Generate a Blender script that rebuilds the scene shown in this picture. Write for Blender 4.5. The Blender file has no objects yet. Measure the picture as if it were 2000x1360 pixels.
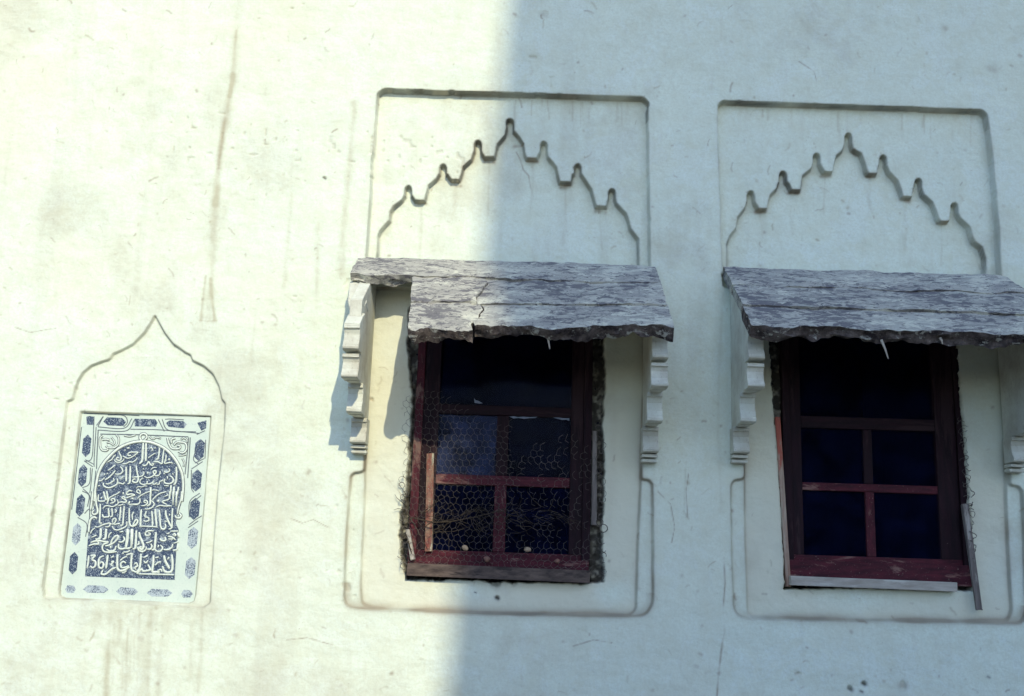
import bpy, bmesh, math, random
import numpy as np
from mathutils import Vector, Matrix

random.seed(7)
S = bpy.context.scene
COL = S.collection

# ------------------------------------------------------------------ camera
W, H, F = 2000.0, 1360.0, 1944.0          # photograph size and focal length in its pixels
D, EYE = 5.25, 1.60                       # camera distance to the wall, eye height
pitch, roll, yaw = math.radians(11.7), math.radians(1.9), math.radians(1.2)
cp, sp, cr, sr = math.cos(pitch), math.sin(pitch), math.cos(roll), math.sin(roll)
fx, fy = -math.sin(yaw), math.cos(yaw)
FW = Vector((fx * cp, fy * cp, sp))
R0 = Vector((fy, -fx, 0))
U0 = R0.cross(FW)
UP = cr * U0 - sr * R0
RT = cr * R0 + sr * U0
CAM = Vector((0, -D, EYE))
cd = bpy.data.cameras.new('camera')
cd.sensor_width, cd.sensor_fit, cd.lens = 36, 'HORIZONTAL', F * 36 / W
cd.clip_start, cd.clip_end = 0.05, 500
co = bpy.data.objects.new('camera', cd)
COL.objects.link(co)
mw = Matrix.Identity(4)
for i in range(3):
    mw[i][0], mw[i][1], mw[i][2], mw[i][3] = RT[i], UP[i], -FW[i], CAM[i]
co.matrix_world = mw
S.camera = co


def P(px, py, d=0.0):
    """point of the place seen at photo pixel px,py that stands d metres in front of the wall"""
    r = FW + RT * ((px - W / 2) / F) - UP * ((py - H / 2) / F)
    return CAM + r * ((D - d) / r.y)


# ------------------------------------------------------------------ light
SUN = Vector((0.285, -1.0, 0.64)).normalized()
wd = bpy.data.worlds.new('World')
S.world = wd
wd.use_nodes = True
nt = wd.node_tree
sky = nt.nodes.new('ShaderNodeTexSky')
sky.sky_type = 'NISHITA'
sky.sun_disc = False
sky.sun_elevation = math.asin(SUN.z)
sky.sun_rotation = math.atan2(SUN.x, SUN.y)
sky.air_density, sky.dust_density, sky.ozone_density = 1.2, 1.2, 7.0
bg = nt.nodes['Background']
bg.inputs['Strength'].default_value = 0.15
nt.links.new(sky.outputs[0], bg.inputs['Color'])
sl = bpy.data.lights.new('sun', 'SUN')
sl.energy, sl.angle, sl.color = 2.0, math.radians(0.53), (1.0, 0.90, 0.62)
so = bpy.data.objects.new('sun', sl)
COL.objects.link(so)
so.rotation_euler = SUN.to_track_quat('Z', 'Y').to_euler()
so.location = SUN * 30
S.view_settings.view_transform = 'Standard'
S.view_settings.look = 'None'
S.view_settings.gamma = 1
S.view_settings.use_curve_mapping = False
S.view_settings.exposure = 0.66


# ------------------------------------------------------------------ helpers
def link(name, mesh, mat, parent=None):
    o = bpy.data.objects.new(name, mesh)
    COL.objects.link(o)
    if mat is not None:
        mesh.materials.append(mat)
    if parent is not None:
        o.parent = parent
    return o


def tag(o, label=None, cat=None, group=None, kind=None):
    for k, v in (('label', label), ('category', cat), ('group', group), ('kind', kind)):
        if v:
            o[k] = v
    return o


def root(name, loc, label, cat, group=None):
    o = bpy.data.objects.new(name, None)
    o.empty_display_size = 0.1
    o.location = loc
    COL.objects.link(o)
    return tag(o, label, cat, group)


class MB:
    """collects vertices and faces in world space, links them as one mesh"""
    def __init__(s):
        s.v, s.f = [], []

    def add(s, vs, fs):
        n = len(s.v)
        s.v += [tuple(v) for v in vs]
        s.f += [tuple(i + n for i in f) for f in fs]

    def box(s, x0, x1, y0, y1, z0, z1):
        s.add([(x0, y0, z0), (x1, y0, z0), (x1, y1, z0), (x0, y1, z0), (x0, y0, z1), (x1, y0, z1), (x1, y1, z1), (x0, y1, z1)],
              [(0, 3, 2, 1), (4, 5, 6, 7), (0, 1, 5, 4), (1, 2, 6, 5), (2, 3, 7, 6), (3, 0, 4, 7)])

    def bar(s, a, b, w, t, y_out, twist=0.0):
        """flat bar from a to b (both x,z), width w, outer face at y_out, thickness t"""
        a, b = Vector(a), Vector(b)
        n = (b - a).normalized()
        m = Vector((-n.y, n.x)) * w / 2
        q = [a + m, b + m, b - m, a - m]
        vs = [(p.x, y_out, p.y) for p in q] + [(p.x, y_out + t, p.y) for p in q]
        s.add(vs, [(0, 1, 2, 3), (7, 6, 5, 4), (0, 4, 5, 1), (1, 5, 6, 2), (2, 6, 7, 3), (3, 7, 4, 0)])

    def tube(s, pts, r, n=5, r2=None):
        pts = [Vector(p) for p in pts]
        base = len(s.v)
        k = len(pts)
        for i, p in enumerate(pts):
            t = (pts[min(i + 1, k - 1)] - pts[max(i - 1, 0)])
            if t.length < 1e-9:
                t = Vector((0, 0, 1))
            t.normalize()
            a = t.cross(Vector((0.31, 0.2, 0.9)))
            if a.length < 1e-3:
                a = t.cross(Vector((1, 0, 0)))
            a.normalize()
            b = t.cross(a)
            rr = r if r2 is None else r + (r2 - r) * i / (k - 1)
            for j in range(n):
                q = 2 * math.pi * j / n
                s.v.append(tuple(p + a * math.cos(q) * rr + b * math.sin(q) * rr))
        for i in range(k - 1):
            for j in range(n):
                s.f.append((base + i * n + j, base + i * n + (j + 1) % n, base + (i + 1) * n + (j + 1) % n, base + (i + 1) * n + j))
        s.f.append(tuple(base + j for j in range(n))[::-1])
        s.f.append(tuple(base + (k - 1) * n + j for j in range(n)))

    def build(s, name, mat, parent=None, origin=(0, 0, 0), bevel=0.0, smooth=False, jit=0.0):
        o_ = Vector(origin)
        me = bpy.data.meshes.new(name)
        me.from_pydata([tuple(Vector(v) - o_) for v in s.v], [], s.f)
        bm = bmesh.new()
        bm.from_mesh(me)
        bmesh.ops.recalc_face_normals(bm, faces=bm.faces)
        if bevel:
            bmesh.ops.bevel(bm, geom=list(bm.edges), offset=bevel, segments=2, profile=0.6, affect='EDGES')
        if jit:
            for v in bm.verts:
                v.co += Vector((random.uniform(-jit, jit), random.uniform(-jit, jit), random.uniform(-jit, jit)))
        bm.to_mesh(me)
        bm.free()
        if smooth:
            me.shade_smooth()
        return link(name, me, mat, parent)


def catmull(pts, step):
    """smooth 2-D polyline through pts"""
    if len(pts) < 3:
        return [Vector(p) for p in pts]
    q = [Vector(p) for p in pts]
    q = [2 * q[0] - q[1]] + q + [2 * q[-1] - q[-2]]
    out = []
    for i in range(1, len(q) - 2):
        a, b, c, d = q[i - 1:i + 3]
        n = max(1, int((c - b).length / step))
        for k in range(n):
            t = k / n
            out.append(0.5 * ((2 * b) + (c - a) * t + (2 * a - 5 * b + 4 * c - d) * t * t + (3 * b - a - 3 * c + d) * t ** 3))
    out.append(q[-2])
    return out


# ---- numpy noise
def vnoise(x, z, scale, seed):
    rng = np.random.RandomState(seed)
    N = 256
    lat = rng.rand(N, N).astype(np.float32)
    u, v = x * scale, z * scale
    iu, iv = np.floor(u).astype(np.int64), np.floor(v).astype(np.int64)
    fu, fv = (u - iu), (v - iv)
    fu = fu * fu * (3 - 2 * fu)
    fv = fv * fv * (3 - 2 * fv)
    a, b = lat[iu % N, iv % N], lat[(iu + 1) % N, iv % N]
    c, d = lat[iu % N, (iv + 1) % N], lat[(iu + 1) % N, (iv + 1) % N]
    return (a * (1 - fu) + b * fu) * (1 - fv) + (c * (1 - fu) + d * fu) * fv


def fbm(x, z, scale, seed, octs=4, gain=0.5):
    t, a, s = 0, 1.0, 0
    for o in range(octs):
        t = t + a * (vnoise(x + 3.7 * o, z - 1.9 * o, scale * 2 ** o, seed + o) - 0.5)
        s += a
        a *= gain
    return t / s * 2


def sstep(e0, e1, v):
    t = np.clip((v - e0) / (e1 - e0), 0, 1)
    return t * t * (3 - 2 * t)


def n1(t, seed, f=1.0):
    """1-D fractal noise for python loops"""
    v = 0
    for o in range(3):
        x = t * f * 2 ** o + seed * 17.3 + o * 5.1
        i = math.floor(x)
        g = x - i
        g = g * g * (3 - 2 * g)
        h = lambda k: (math.sin(k * 127.1 + seed * 311.7 + o * 74.7) * 43758.5453) % 1.0
        v += ((h(i) * (1 - g) + h(i + 1) * g) - 0.5) * 0.5 ** o
    return v


# ------------------------------------------------------------------ materials
def mat_new(name, rough=0.85, spec=0.2):
    m = bpy.data.materials.new(name)
    m.use_nodes = True
    b = m.node_tree.nodes['Principled BSDF']
    b.inputs['Roughness'].default_value = rough
    b.inputs['Specular IOR Level'].default_value = spec
    return m, m.node_tree, b


def N(t, typ, **kw):
    n = t.nodes.new(typ)
    for k, v in kw.items():
        if k in n.inputs:
            n.inputs[k].default_value = v
        else:
            setattr(n, k, v)
    return n


def coords(t, scale=(1, 1, 1)):
    tc = N(t, 'ShaderNodeTexCoord')
    mp = N(t, 'ShaderNodeMapping')
    mp.inputs['Scale'].default_value = scale
    t.links.new(tc.outputs['Object'], mp.inputs['Vector'])
    return mp.outputs[0]


def noise(t, vec, scale, detail=4, rough=0.55, dist=0.0):
    n = N(t, 'ShaderNodeTexNoise', Scale=scale, Detail=detail, Roughness=rough, Distortion=dist)
    t.links.new(vec, n.inputs['Vector'])
    return n.outputs[0]


def ramp(t, fac, stops, interp='LINEAR'):
    r = N(t, 'ShaderNodeValToRGB')
    r.color_ramp.interpolation = interp
    el = r.color_ramp.elements
    while len(el) < len(stops):
        el.new(0.5)
    for e, (p, c) in zip(el, stops):
        e.position = p
        e.color = (*c, 1) if len(c) == 3 else c
    t.links.new(fac, r.inputs[0])
    return r.outputs[0]


def g3(v):
    return (v, v, v)


def mix(t, fac, a, b, mode='MIX'):
    m = N(t, 'ShaderNodeMix', data_type='RGBA', blend_type=mode)
    for sock, val in ((m.inputs[0], fac), (m.inputs[6], a), (m.inputs[7], b)):
        if isinstance(val, (int, float)):
            sock.default_value = val
        elif isinstance(val, tuple):
            sock.default_value = (*val, 1)
        else:
            t.links.new(val, sock)
    return m.outputs[2]


def bump(t, b, h, strength, dist):
    n = N(t, 'ShaderNodeBump', Strength=strength, Distance=dist)
    t.links.new(h, n.inputs['Height'])
    old = b.inputs['Normal'].links
    if old:
        t.links.new(old[0].from_socket, n.inputs['Normal'])
    t.links.new(n.outputs[0], b.inputs['Normal'])


def plaster_material(name, attrs=True, base=(0.795, 0.865, 0.735)):
    m, t, b = mat_new(name, 0.92, 0.12)
    v = coords(t)
    vs = coords(t, (1.0, 1.0, 0.25))
    c = mix(t, ramp(t, noise(t, v, 1.1, 5, 0.6), [(0.3, g3(0)), (0.7, g3(1))]), base, (base[0] * 0.93, base[1] * 0.94, base[2] * 0.97))
    c = mix(t, ramp(t, noise(t, v, 9, 8, 0.72), [(0.42, g3(0)), (0.68, g3(0.75))]), c, (base[0] * 0.86, base[1] * 0.82, base[2] * 0.76))
    c = mix(t, ramp(t, noise(t, v, 3.3, 8, 0.75, 0.5), [(0.53, g3(0)), (0.56, g3(0.5))]), c, (base[0] * 0.98, base[1] * 0.99, base[2] * 1.06))
    c = mix(t, ramp(t, noise(t, vs, 14, 6, 0.7), [(0.55, g3(0)), (0.75, g3(0.30))]), c, (0.52, 0.48, 0.38))
    c = mix(t, ramp(t, noise(t, v, 75, 3, 0.7), [(0.40, g3(0)), (0.66, g3(0.6))]), c, (base[0] * 0.84, base[1] * 0.82, base[2] * 0.78))
    sp_ = ramp(t, noise(t, v, 70, 3, 0.6), [(0.69, g3(0)), (0.76, g3(0.6))])
    c = mix(t, sp_, c, (0.42, 0.38, 0.31))
    if attrs:
        for nm, colr in (('cream', (0.72, 0.70, 0.55)), ('tan', (0.47, 0.44, 0.31)), ('dirt', (0.34, 0.28, 0.20)), ('soot_shade', (0.045, 0.04, 0.035))):
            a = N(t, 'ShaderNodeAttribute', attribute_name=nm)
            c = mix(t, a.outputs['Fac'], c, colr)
    t.links.new(c, b.inputs['Base Color'])
    bump(t, b, noise(t, coords(t, (1.0, 1.0, 1.6)), 7, 5, 0.6, 0.6), 0.15, 0.03)
    bump(t, b, noise(t, v, 22, 7, 0.68, 0.3), 0.20, 0.010)
    bump(t, b, noise(t, v, 130, 4, 0.6), 0.30, 0.003)
    return m


M_PLASTER = plaster_material('lime_plaster')
M_MOULD = plaster_material('moulded_plaster', False, (0.72, 0.76, 0.68))
# moulded plaster of the brackets: more grime
m, t, b = mat_new('bracket_plaster', 0.92, 0.12)
v = coords(t)
c = mix(t, ramp(t, noise(t, v, 7, 6, 0.65), [(0.40, g3(0)), (0.70, g3(0.8))]), (0.66, 0.67, 0.58), (0.46, 0.43, 0.35))
c = mix(t, ramp(t, noise(t, coords(t, (3, 3, 1)), 22, 5, 0.7), [(0.58, g3(0)), (0.70, g3(0.5))]), c, (0.30, 0.26, 0.21))
t.links.new(c, b.inputs['Base Color'])
bump(t, b, noise(t, v, 35, 6, 0.6), 0.5, 0.008)
M_BRACKET = m

# weathered hood mortar, streaked lengthways
m, t, b = mat_new('weathered_mortar', 0.95, 0.1)
v = coords(t)
vl = coords(t, (1.0, 2.6, 2.6))
vs_ = coords(t, (1.0, 2.3, 2.3))
big = noise(t, coords(t, (1.0, 1.3, 1.3)), 2.4, 3, 0.5)


def biased(t, n_, amt):
    q = N(t, 'ShaderNodeMath', operation='MULTIPLY_ADD')
    t.links.new(big, q.inputs[0])
    q.inputs[1].default_value = amt
    t.links.new(n_, q.inputs[2])
    return q.outputs[0]


c = mix(t, ramp(t, noise(t, vs_, 5, 8, 0.7), [(0.38, g3(0)), (0.64, g3(1))]), (0.47, 0.455, 0.395), (0.30, 0.29, 0.27))
c = mix(t, ramp(t, biased(t, noise(t, vs_, 11, 8, 0.74, 0.6), 0.45), [(0.77, g3(0)), (0.81, g3(0.85))]), c, (0.60, 0.59, 0.49))
c = mix(t, ramp(t, biased(t, noise(t, vs_, 13, 8, 0.72, 0.9), -0.50), [(0.285, g3(0)), (0.325, g3(0.85))]), c, (0.13, 0.125, 0.14))
c = mix(t, ramp(t, noise(t, vs_, 42, 5, 0.7, 0.5), [(0.585, g3(0)), (0.62, g3(0.85))]), c, (0.095, 0.09, 0.10))
t.links.new(c, b.inputs['Base Color'])
bump(t, b, noise(t, vs_, 14, 8, 0.72), 0.55, 0.010)
bump(t, b, noise(t, v, 150, 3, 0.6), 0.35, 0.003)
M_HOOD = m


# raw broken mortar, blackened
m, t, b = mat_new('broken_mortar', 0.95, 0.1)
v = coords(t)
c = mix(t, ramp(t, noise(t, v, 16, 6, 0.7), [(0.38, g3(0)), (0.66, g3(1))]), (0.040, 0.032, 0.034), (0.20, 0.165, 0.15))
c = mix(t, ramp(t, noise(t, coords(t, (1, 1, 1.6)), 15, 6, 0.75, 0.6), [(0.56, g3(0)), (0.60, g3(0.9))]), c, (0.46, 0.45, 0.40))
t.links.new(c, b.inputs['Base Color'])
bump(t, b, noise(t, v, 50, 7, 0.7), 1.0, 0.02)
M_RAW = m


def wood_material(name, c1, c2, fleck, fleck_amt, bare=None, axis=(1, 1, 0.12), rough=0.75):
    m, t, b = mat_new(name, rough, 0.25)
    v = coords(t)
    vg = coords(t, axis)
    c = mix(t, ramp(t, noise(t, vg, 45, 6, 0.65), [(0.35, g3(0)), (0.65, g3(1))]), c1, c2)
    if bare:
        c = mix(t, ramp(t, noise(t, vg, 11, 6, 0.7, 0.5), [(0.54, g3(0)), (0.60, g3(0.9))]), c, bare)
    c = mix(t, ramp(t, noise(t, v, 120, 4, 0.7), [(0.70 - fleck_amt, g3(0)), (0.78 - fleck_amt, g3(0.85))]), c, fleck)
    t.links.new(c, b.inputs['Base Color'])
    bump(t, b, noise(t, vg, 90, 5, 0.65), 0.5, 0.004)
    return m


M_RED = wood_material('red_painted_wood', (0.100, 0.016, 0.026), (0.040, 0.009, 0.015), (0.45, 0.36, 0.30), 0.06, (0.20, 0.12, 0.10), (1, 1, 0.25))
M_REDH = wood_material('red_painted_rail', (0.100, 0.016, 0.026), (0.040, 0.009, 0.015), (0.45, 0.36, 0.30), 0.06, (0.24, 0.13, 0.11), (0.2, 1, 1))
M_RED_SHADE = wood_material('shade_darkened_red_wood', (0.021, 0.005, 0.010), (0.009, 0.003, 0.006), (0.15, 0.115, 0.12), 0.03, (0.035, 0.017, 0.02))  # the red paint again, darkened to stand for shade under the hood
M_RED_SHADEH = wood_material('shade_darkened_red_rail', (0.021, 0.005, 0.010), (0.009, 0.003, 0.006), (0.15, 0.115, 0.12), 0.03, (0.035, 0.017, 0.02), (0.12, 1, 1))
M_REDPALE = wood_material('flaking_red_wood', (0.30, 0.20, 0.14), (0.22, 0.06, 0.05), (0.60, 0.58, 0.46), 0.09, (0.50, 0.50, 0.38), (1, 1, 0.3))
M_GREYWOOD = wood_material('grey_wood', (0.15, 0.11, 0.09), (0.055, 0.04, 0.036), (0.30, 0.25, 0.21), 0.0, (0.035, 0.026, 0.024), (0.3, 1, 1))
M_PALEWOOD = wood_material('pale_grey_wood', (0.50, 0.46, 0.40), (0.36, 0.32, 0.27), (0.22, 0.17, 0.14), 0.0, (0.56, 0.54, 0.48), (0.2, 1, 1))
M_BATTEN = wood_material('old_batten_wood', (0.23, 0.20, 0.18), (0.12, 0.10, 0.09), (0.48, 0.46, 0.42), 0.02, (0.40, 0.37, 0.33))
M_STRIP = wood_material('bare_cover_strip', (0.46, 0.38, 0.30), (0.30, 0.17, 0.12), (0.60, 0.56, 0.48), 0.03, (0.40, 0.10, 0.07))

# glass: clear pane in front of an unlit room, patchy thin blue layer over it
def glass_material(name, film, film_col=(0.016, 0.026, 0.12, 1)):
    m = bpy.data.materials.new(name)
    m.use_nodes = True
    t = m.node_tree
    t.nodes.remove(t.nodes['Principled BSDF'])
    out = t.nodes['Material Output']
    tr = N(t, 'ShaderNodeBsdfTransparent', Color=(0.62, 0.66, 0.70, 1))
    gl = N(t, 'ShaderNodeBsdfGlossy', Color=(0.9, 0.95, 1.0, 1), Roughness=0.06)
    fr = N(t, 'ShaderNodeFresnel', IOR=1.10)
    m1 = N(t, 'ShaderNodeMixShader')
    t.links.new(fr.outputs[0], m1.inputs[0])
    t.links.new(tr.outputs[0], m1.inputs[1])
    t.links.new(gl.outputs[0], m1.inputs[2])
    df = N(t, 'ShaderNodeBsdfDiffuse', Color=film_col)
    v = coords(t)
    dm = ramp(t, noise(t, v, 9, 5, 0.65), [(0.35, g3(film * 0.25)), (0.7, g3(film * 1.2))])
    m2 = N(t, 'ShaderNodeMixShader')
    t.links.new(dm, m2.inputs[0])
    t.links.new(m1.outputs[0], m2.inputs[1])
    t.links.new(df.outputs[0], m2.inputs[2])
    t.links.new(m2.outputs[0], out.inputs[0])
    return m


M_GLASS = glass_material('window_glass', 0.16)
M_MOTTLED = glass_material('mottled_glass', 0.36, (0.09, 0.12, 0.27, 1))


def plain(name, col, rough=0.9, spec=0.15, var=0.25, scale=20, metal=0.0):
    m, t, b = mat_new(name, rough, spec)
    v = coords(t)
    c = mix(t, ramp(t, noise(t, v, scale, 5, 0.65), [(0.3, g3(0)), (0.7, g3(1))]), tuple(x * (1 - var) for x in col), tuple(min(1, x * (1 + var)) for x in col))
    t.links.new(c, b.inputs['Base Color'])
    b.inputs['Metallic'].default_value = metal
    return m


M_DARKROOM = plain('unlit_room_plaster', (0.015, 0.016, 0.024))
M_WIRE = plain('rusty_wire', (0.12, 0.105, 0.09), 0.7, 0.3, 0.4, 60)
M_TWIG = plain('dry_twig', (0.06, 0.047, 0.036), 0.9, 0.1, 0.4, 60)
M_PEBBLE = plain('pale_stone', (0.36, 0.27, 0.19), 0.9, 0.15, 0.3, 40)
M_GLINT = plain('painted_glint', (0.22, 0.25, 0.32), 0.8, 0.2, 0.2, 60)
M_GROUND = plain('dusty_street', (0.16, 0.15, 0.135), 0.95, 0.1, 0.25, 1.2)
M_FAR = plain('far_plaster', (0.22, 0.20, 0.17), 0.95, 0.1, 0.15, 0.8)
M_FARDARK = plain('far_shutter', (0.08, 0.06, 0.05), 0.8, 0.2, 0.2, 4)

# plaque stone and worn blue paint
m, t, b = mat_new('white_marble', 0.6, 0.3)
v = coords(t)
c = mix(t, ramp(t, noise(t, v, 9, 6, 0.65), [(0.35, g3(0)), (0.7, g3(1))]), (0.58, 0.68, 0.61), (0.66, 0.74, 0.66))
c = mix(t, ramp(t, noise(t, v, 90, 5, 0.7), [(0.56, g3(0)), (0.68, g3(0.5))]), c, (0.33, 0.40, 0.42))
t.links.new(c, b.inputs['Base Color'])
bump(t, b, noise(t, v, 120, 5, 0.6), 0.3, 0.002)
M_MARBLE = m


def blue_paint(name, wear):
    m, t, b = mat_new(name, 0.75, 0.2)
    v = coords(t)
    c = mix(t, ramp(t, noise(t, v, 60, 5, 0.7), [(0.3, g3(0)), (0.7, g3(1))]), (0.026, 0.042, 0.092), (0.065, 0.10, 0.165))
    c = mix(t, ramp(t, noise(t, v, 170, 4, 0.65), [(0.60 - wear, g3(0)), (0.66 - wear, g3(0.9))]), c, (0.55, 0.63, 0.68))
    c = mix(t, ramp(t, noise(t, v, 28, 4, 0.65), [(0.58 - wear, g3(0)), (0.72 - wear, g3(0.75))]), c, (0.48, 0.56, 0.60))
    t.links.new(c, b.inputs['Base Color'])
    bump(t, b, noise(t, v, 200, 4, 0.6), 0.5, 0.002)
    return m


M_BLUE = blue_paint('worn_blue_paint', 0.045)
M_BLUEWORN = blue_paint('flaked_blue_paint', 0.13)
M_GROOVE = plain('blue_grey_groove', (0.13, 0.155, 0.18), 0.9, 0.1, 0.5, 120)
M_LETTER = plain('carved_marble', (0.70, 0.76, 0.68), 0.6, 0.3, 0.14, 90)

# ------------------------------------------------------------------ ground and the house across the street (throws the big shadow)
bmk = MB()
bmk.add([(-60, -60, 0), (60, -60, 0), (60, 0.3, 0), (-60, 0.3, 0)], [(0, 1, 2, 3)])
tag(bmk.build('ground', M_GROUND), kind='structure')

YB = 18.0                                        # distance of the opposite house front from the wall
e_top, e_bot = P(990, 0), P(868, 1360)
slope = (e_top.x - e_bot.x) / (e_top.z - e_bot.z)


def edge_x(z):
    return e_bot.x + SUN.x / -SUN.y * YB + slope * (z - (e_bot.z + SUN.z / -SUN.y * YB))


HB = 17.6
rt = root('house', (edge_x(0), -YB, 0), 'tall pale house across the street whose battered corner shades the wall', 'house')
hb = MB()
xa, xb_, xr = edge_x(0), edge_x(HB), edge_x(0) + 7
hb.add([(xa, -YB, 0), (xr, -YB, 0), (xr, -YB - 9, 0), (xa + 4, -YB - 9, 0), (xb_, -YB, HB), (xr, -YB, HB), (xr, -YB - 9, HB), (xb_ + 4, -YB - 9, HB)],
       [(4, 5, 6, 7), (0, 1, 5, 4), (1, 2, 6, 5), (2, 3, 7, 6), (3, 0, 4, 7)])
hb.build('wall', M_FAR, rt, rt.location)
pb = MB()
pb.box(xb_ + 4.0, xr + 0.15, -YB - 8.9, -YB - 0.12, HB, HB + 0.35)
pb.build('cornice', M_FAR, rt, rt.location)
for zi in range(4):
    for xi in range(2):
        x, z = xa + 2.0 + xi * 3.4, 1.4 + zi * 3.9
        wb = MB()
        wb.box(x, x + 1.1, -YB - 0.02, -YB + 0.05, z, z + 1.7)
        w_ = wb.build('window', M_FARDARK, rt, rt.location)
        sb = MB()
        sb.box(x - 0.1, x + 1.2, -YB - 0.02, -YB + 0.12, z - 0.12, z - 0.005)
        sb.build('sill', M_FAR, w_, rt.location)

YL = 13.5  # unseen low house, added to cut low sky light and darken under the hoods
rt2 = root('house', (-3, -YL, 0), 'unseen low house added across the street to block low sky light', 'house')
hb = MB()
hb.box(-24, 18, -YL - 3.5, -YL, 0, 2.8)
hb.build('wall', M_FAR, rt2, rt2.location)
pb = MB()
pb.box(-24.1, 18.1, -YL - 3.6, -YL + 0.1, 2.8, 3.0)
pb.build('cornice', M_FAR, rt2, rt2.location)
for xi in range(11):
    x = 16 - xi * 3.6
    wb = MB()
    wb.box(x, x + 1.1, -YL - 0.02, -YL + 0.05, 1.0, 2.1)
    wb.build('window', M_FARDARK, rt2, rt2.location)

# ------------------------------------------------------------------ the wall as a fine relief
def crop(o, s, pts):
    return [(o[0] + x / s, o[1] + y / s) for x, y in pts]


def wpoly(pts, d=0.0):
    return np.array([(P(x, y, d).x, P(x, y, d).z) for x, y in pts])


arch1 = crop((690, 140), 3.279, [(148, 1260), (148, 1160), (150, 1040), (165, 1000), (195, 965), (226, 932), (230, 880), (250, 845), (305, 805), (322, 775), (328, 735), (345, 712), (362, 735), (370, 780), (388, 806), (455, 810), (466, 765), (475, 710), (530, 665), (546, 635), (552, 592), (570, 572), (590, 590), (600, 640), (622, 672), (675, 675), (690, 640), (702, 585), (755, 540), (768, 500), (778, 440), (795, 420), (812, 440), (820, 500), (838, 525), (905, 525), (915, 480), (925, 440), (972, 385), (988, 340), (993, 300), (1005, 281), (1018, 305), (1025, 355), (1060, 395), (1088, 440), (1095, 500), (1108, 532), (1180, 535), (1185, 480), (1198, 440), (1220, 426), (1237, 450), (1245, 520), (1300, 590), (1310, 640), (1322, 686), (1400, 690), (1406, 640), (1412, 592), (1440, 571), (1466, 590), (1475, 655), (1528, 735), (1545, 800), (1558, 842), (1628, 845), (1637, 800), (1645, 752), (1660, 733), (1675, 755), (1688, 825), (1750, 890), (1770, 950), (1780, 990), (1830, 1055), (1835, 1260)])
arch2 = crop((1380, 180), 3.279, [(145, 1180), (145, 960), (165, 900), (205, 850), (212, 785), (265, 715), (279, 660), (285, 628), (295, 614), (310, 636), (325, 700), (345, 733), (402, 735), (412, 690), (425, 640), (468, 595), (480, 550), (486, 508), (503, 490), (525, 515), (540, 570), (558, 608), (620, 610), (628, 560), (632, 515), (690, 468), (700, 430), (706, 388), (720, 372), (738, 398), (752, 460), (770, 488), (828, 492), (838, 440), (850, 390), (893, 350), (907, 300), (913, 262), (925, 243), (940, 270), (955, 340), (1008, 372), (1030, 430), (1045, 485), (1060, 503), (1115, 502), (1122, 450), (1132, 402), (1150, 383), (1172, 408), (1190, 490), (1243, 545), (1265, 605), (1278, 650), (1340, 655), (1350, 600), (1362, 552), (1378, 533), (1398, 558), (1412, 635), (1468, 685), (1490, 740), (1508, 795), (1525, 813), (1580, 810), (1588, 760), (1594, 710), (1610, 691), (1633, 715), (1646, 785), (1708, 845), (1725, 905), (1740, 938), (1790, 975), (1813, 1050), (1810, 1210)])
def knobs(pts, w=6.2, hgt=19):
    """gives every cusp its narrow slot with a rounded head"""
    out, tips = [], []
    for i in range(2, len(pts) - 2):
        if pts[i][1] < pts[i - 1][1] and pts[i][1] < pts[i + 1][1] and pts[i][1] + 5 < min(pts[i - 2][1], pts[i + 2][1]):
            tips.append(pts[i])
    for p in pts:
        near = [t_ for t_ in tips if abs(p[0] - t_[0]) < w * 2.2 and p[1] - t_[1] < hgt]
        if not near:
            out.append(p)
        elif p in tips:
            x, y = p
            out += [(x - w, y + hgt), (x - w, y + 7), (x - w * 0.72, y + 2.5), (x - w * 0.3, y + 0.4), (x, y), (x + w * 0.3, y + 0.4), (x + w * 0.72, y + 2.5), (x + w, y + 7), (x + w, y + hgt)]
    return out


arch1, arch2 = knobs(arch1), knobs(arch2)
panel1 = [(737, 182), (748, 174), (1000, 182), (1256, 190), (1264, 198), (1266, 300), (1270, 545), (712, 540), (722, 400)]
panel2 = [(1402, 205), (1410, 197), (1660, 206), (1918, 215), (1928, 224), (1939, 310), (1950, 440), (1957, 570), (1413, 560), (1406, 350)]
niche = crop((60, 580), 2.124, [(55, 1245), (50, 1200), (85, 940), (130, 600), (150, 432), (173, 425), (182, 390), (195, 350), (215, 315), (250, 285), (300, 267), (328, 258), (342, 236), (375, 222), (425, 195), (470, 150), (500, 105), (515, 76), (530, 105), (555, 150), (590, 195), (640, 230), (662, 240), (670, 264), (715, 285), (755, 320), (780, 370), (792, 425), (806, 440), (800, 560), (775, 800), (755, 1050), (742, 1270), (715, 1288), (400, 1268), (90, 1252)])
slab_px = crop((60, 580), 2.124, [(209, 477), (746, 497), (720, 840), (682, 1240), (676, 1262), (655, 1270), (400, 1259), (145, 1250), (122, 1240), (120, 1215), (165, 850)])
outer1 = [(685, 930), (692, 924), (712, 922), (716, 560), (1262, 575), (1252, 936), (1268, 938), (1274, 946), (1276, 1060), (1275, 1180), (1262, 1201), (1235, 1204), (960, 1200), (700, 1188), (676, 1182), (672, 1165), (676, 1050)]
inner1 = [(712, 560), (1264, 575), (1252, 940), (1246, 1080), (1243, 1190), (1232, 1201), (980, 1198), (720, 1186), (706, 1178), (703, 1140), (712, 940)]
outer2 = [(1428, 948), (1434, 938), (1455, 936), (1452, 580), (1975, 600), (1972, 948), (1990, 950), (1998, 960), (2008, 1190), (2000, 1218), (1700, 1213), (1460, 1208), (1440, 1200), (1433, 1185), (1430, 1060)]
inner2 = [(1452, 580), (1970, 600), (1968, 950), (1974, 1080), (1981, 1195), (1972, 1213), (1700, 1210), (1470, 1204), (1462, 1195), (1458, 1060), (1456, 940)]
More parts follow.
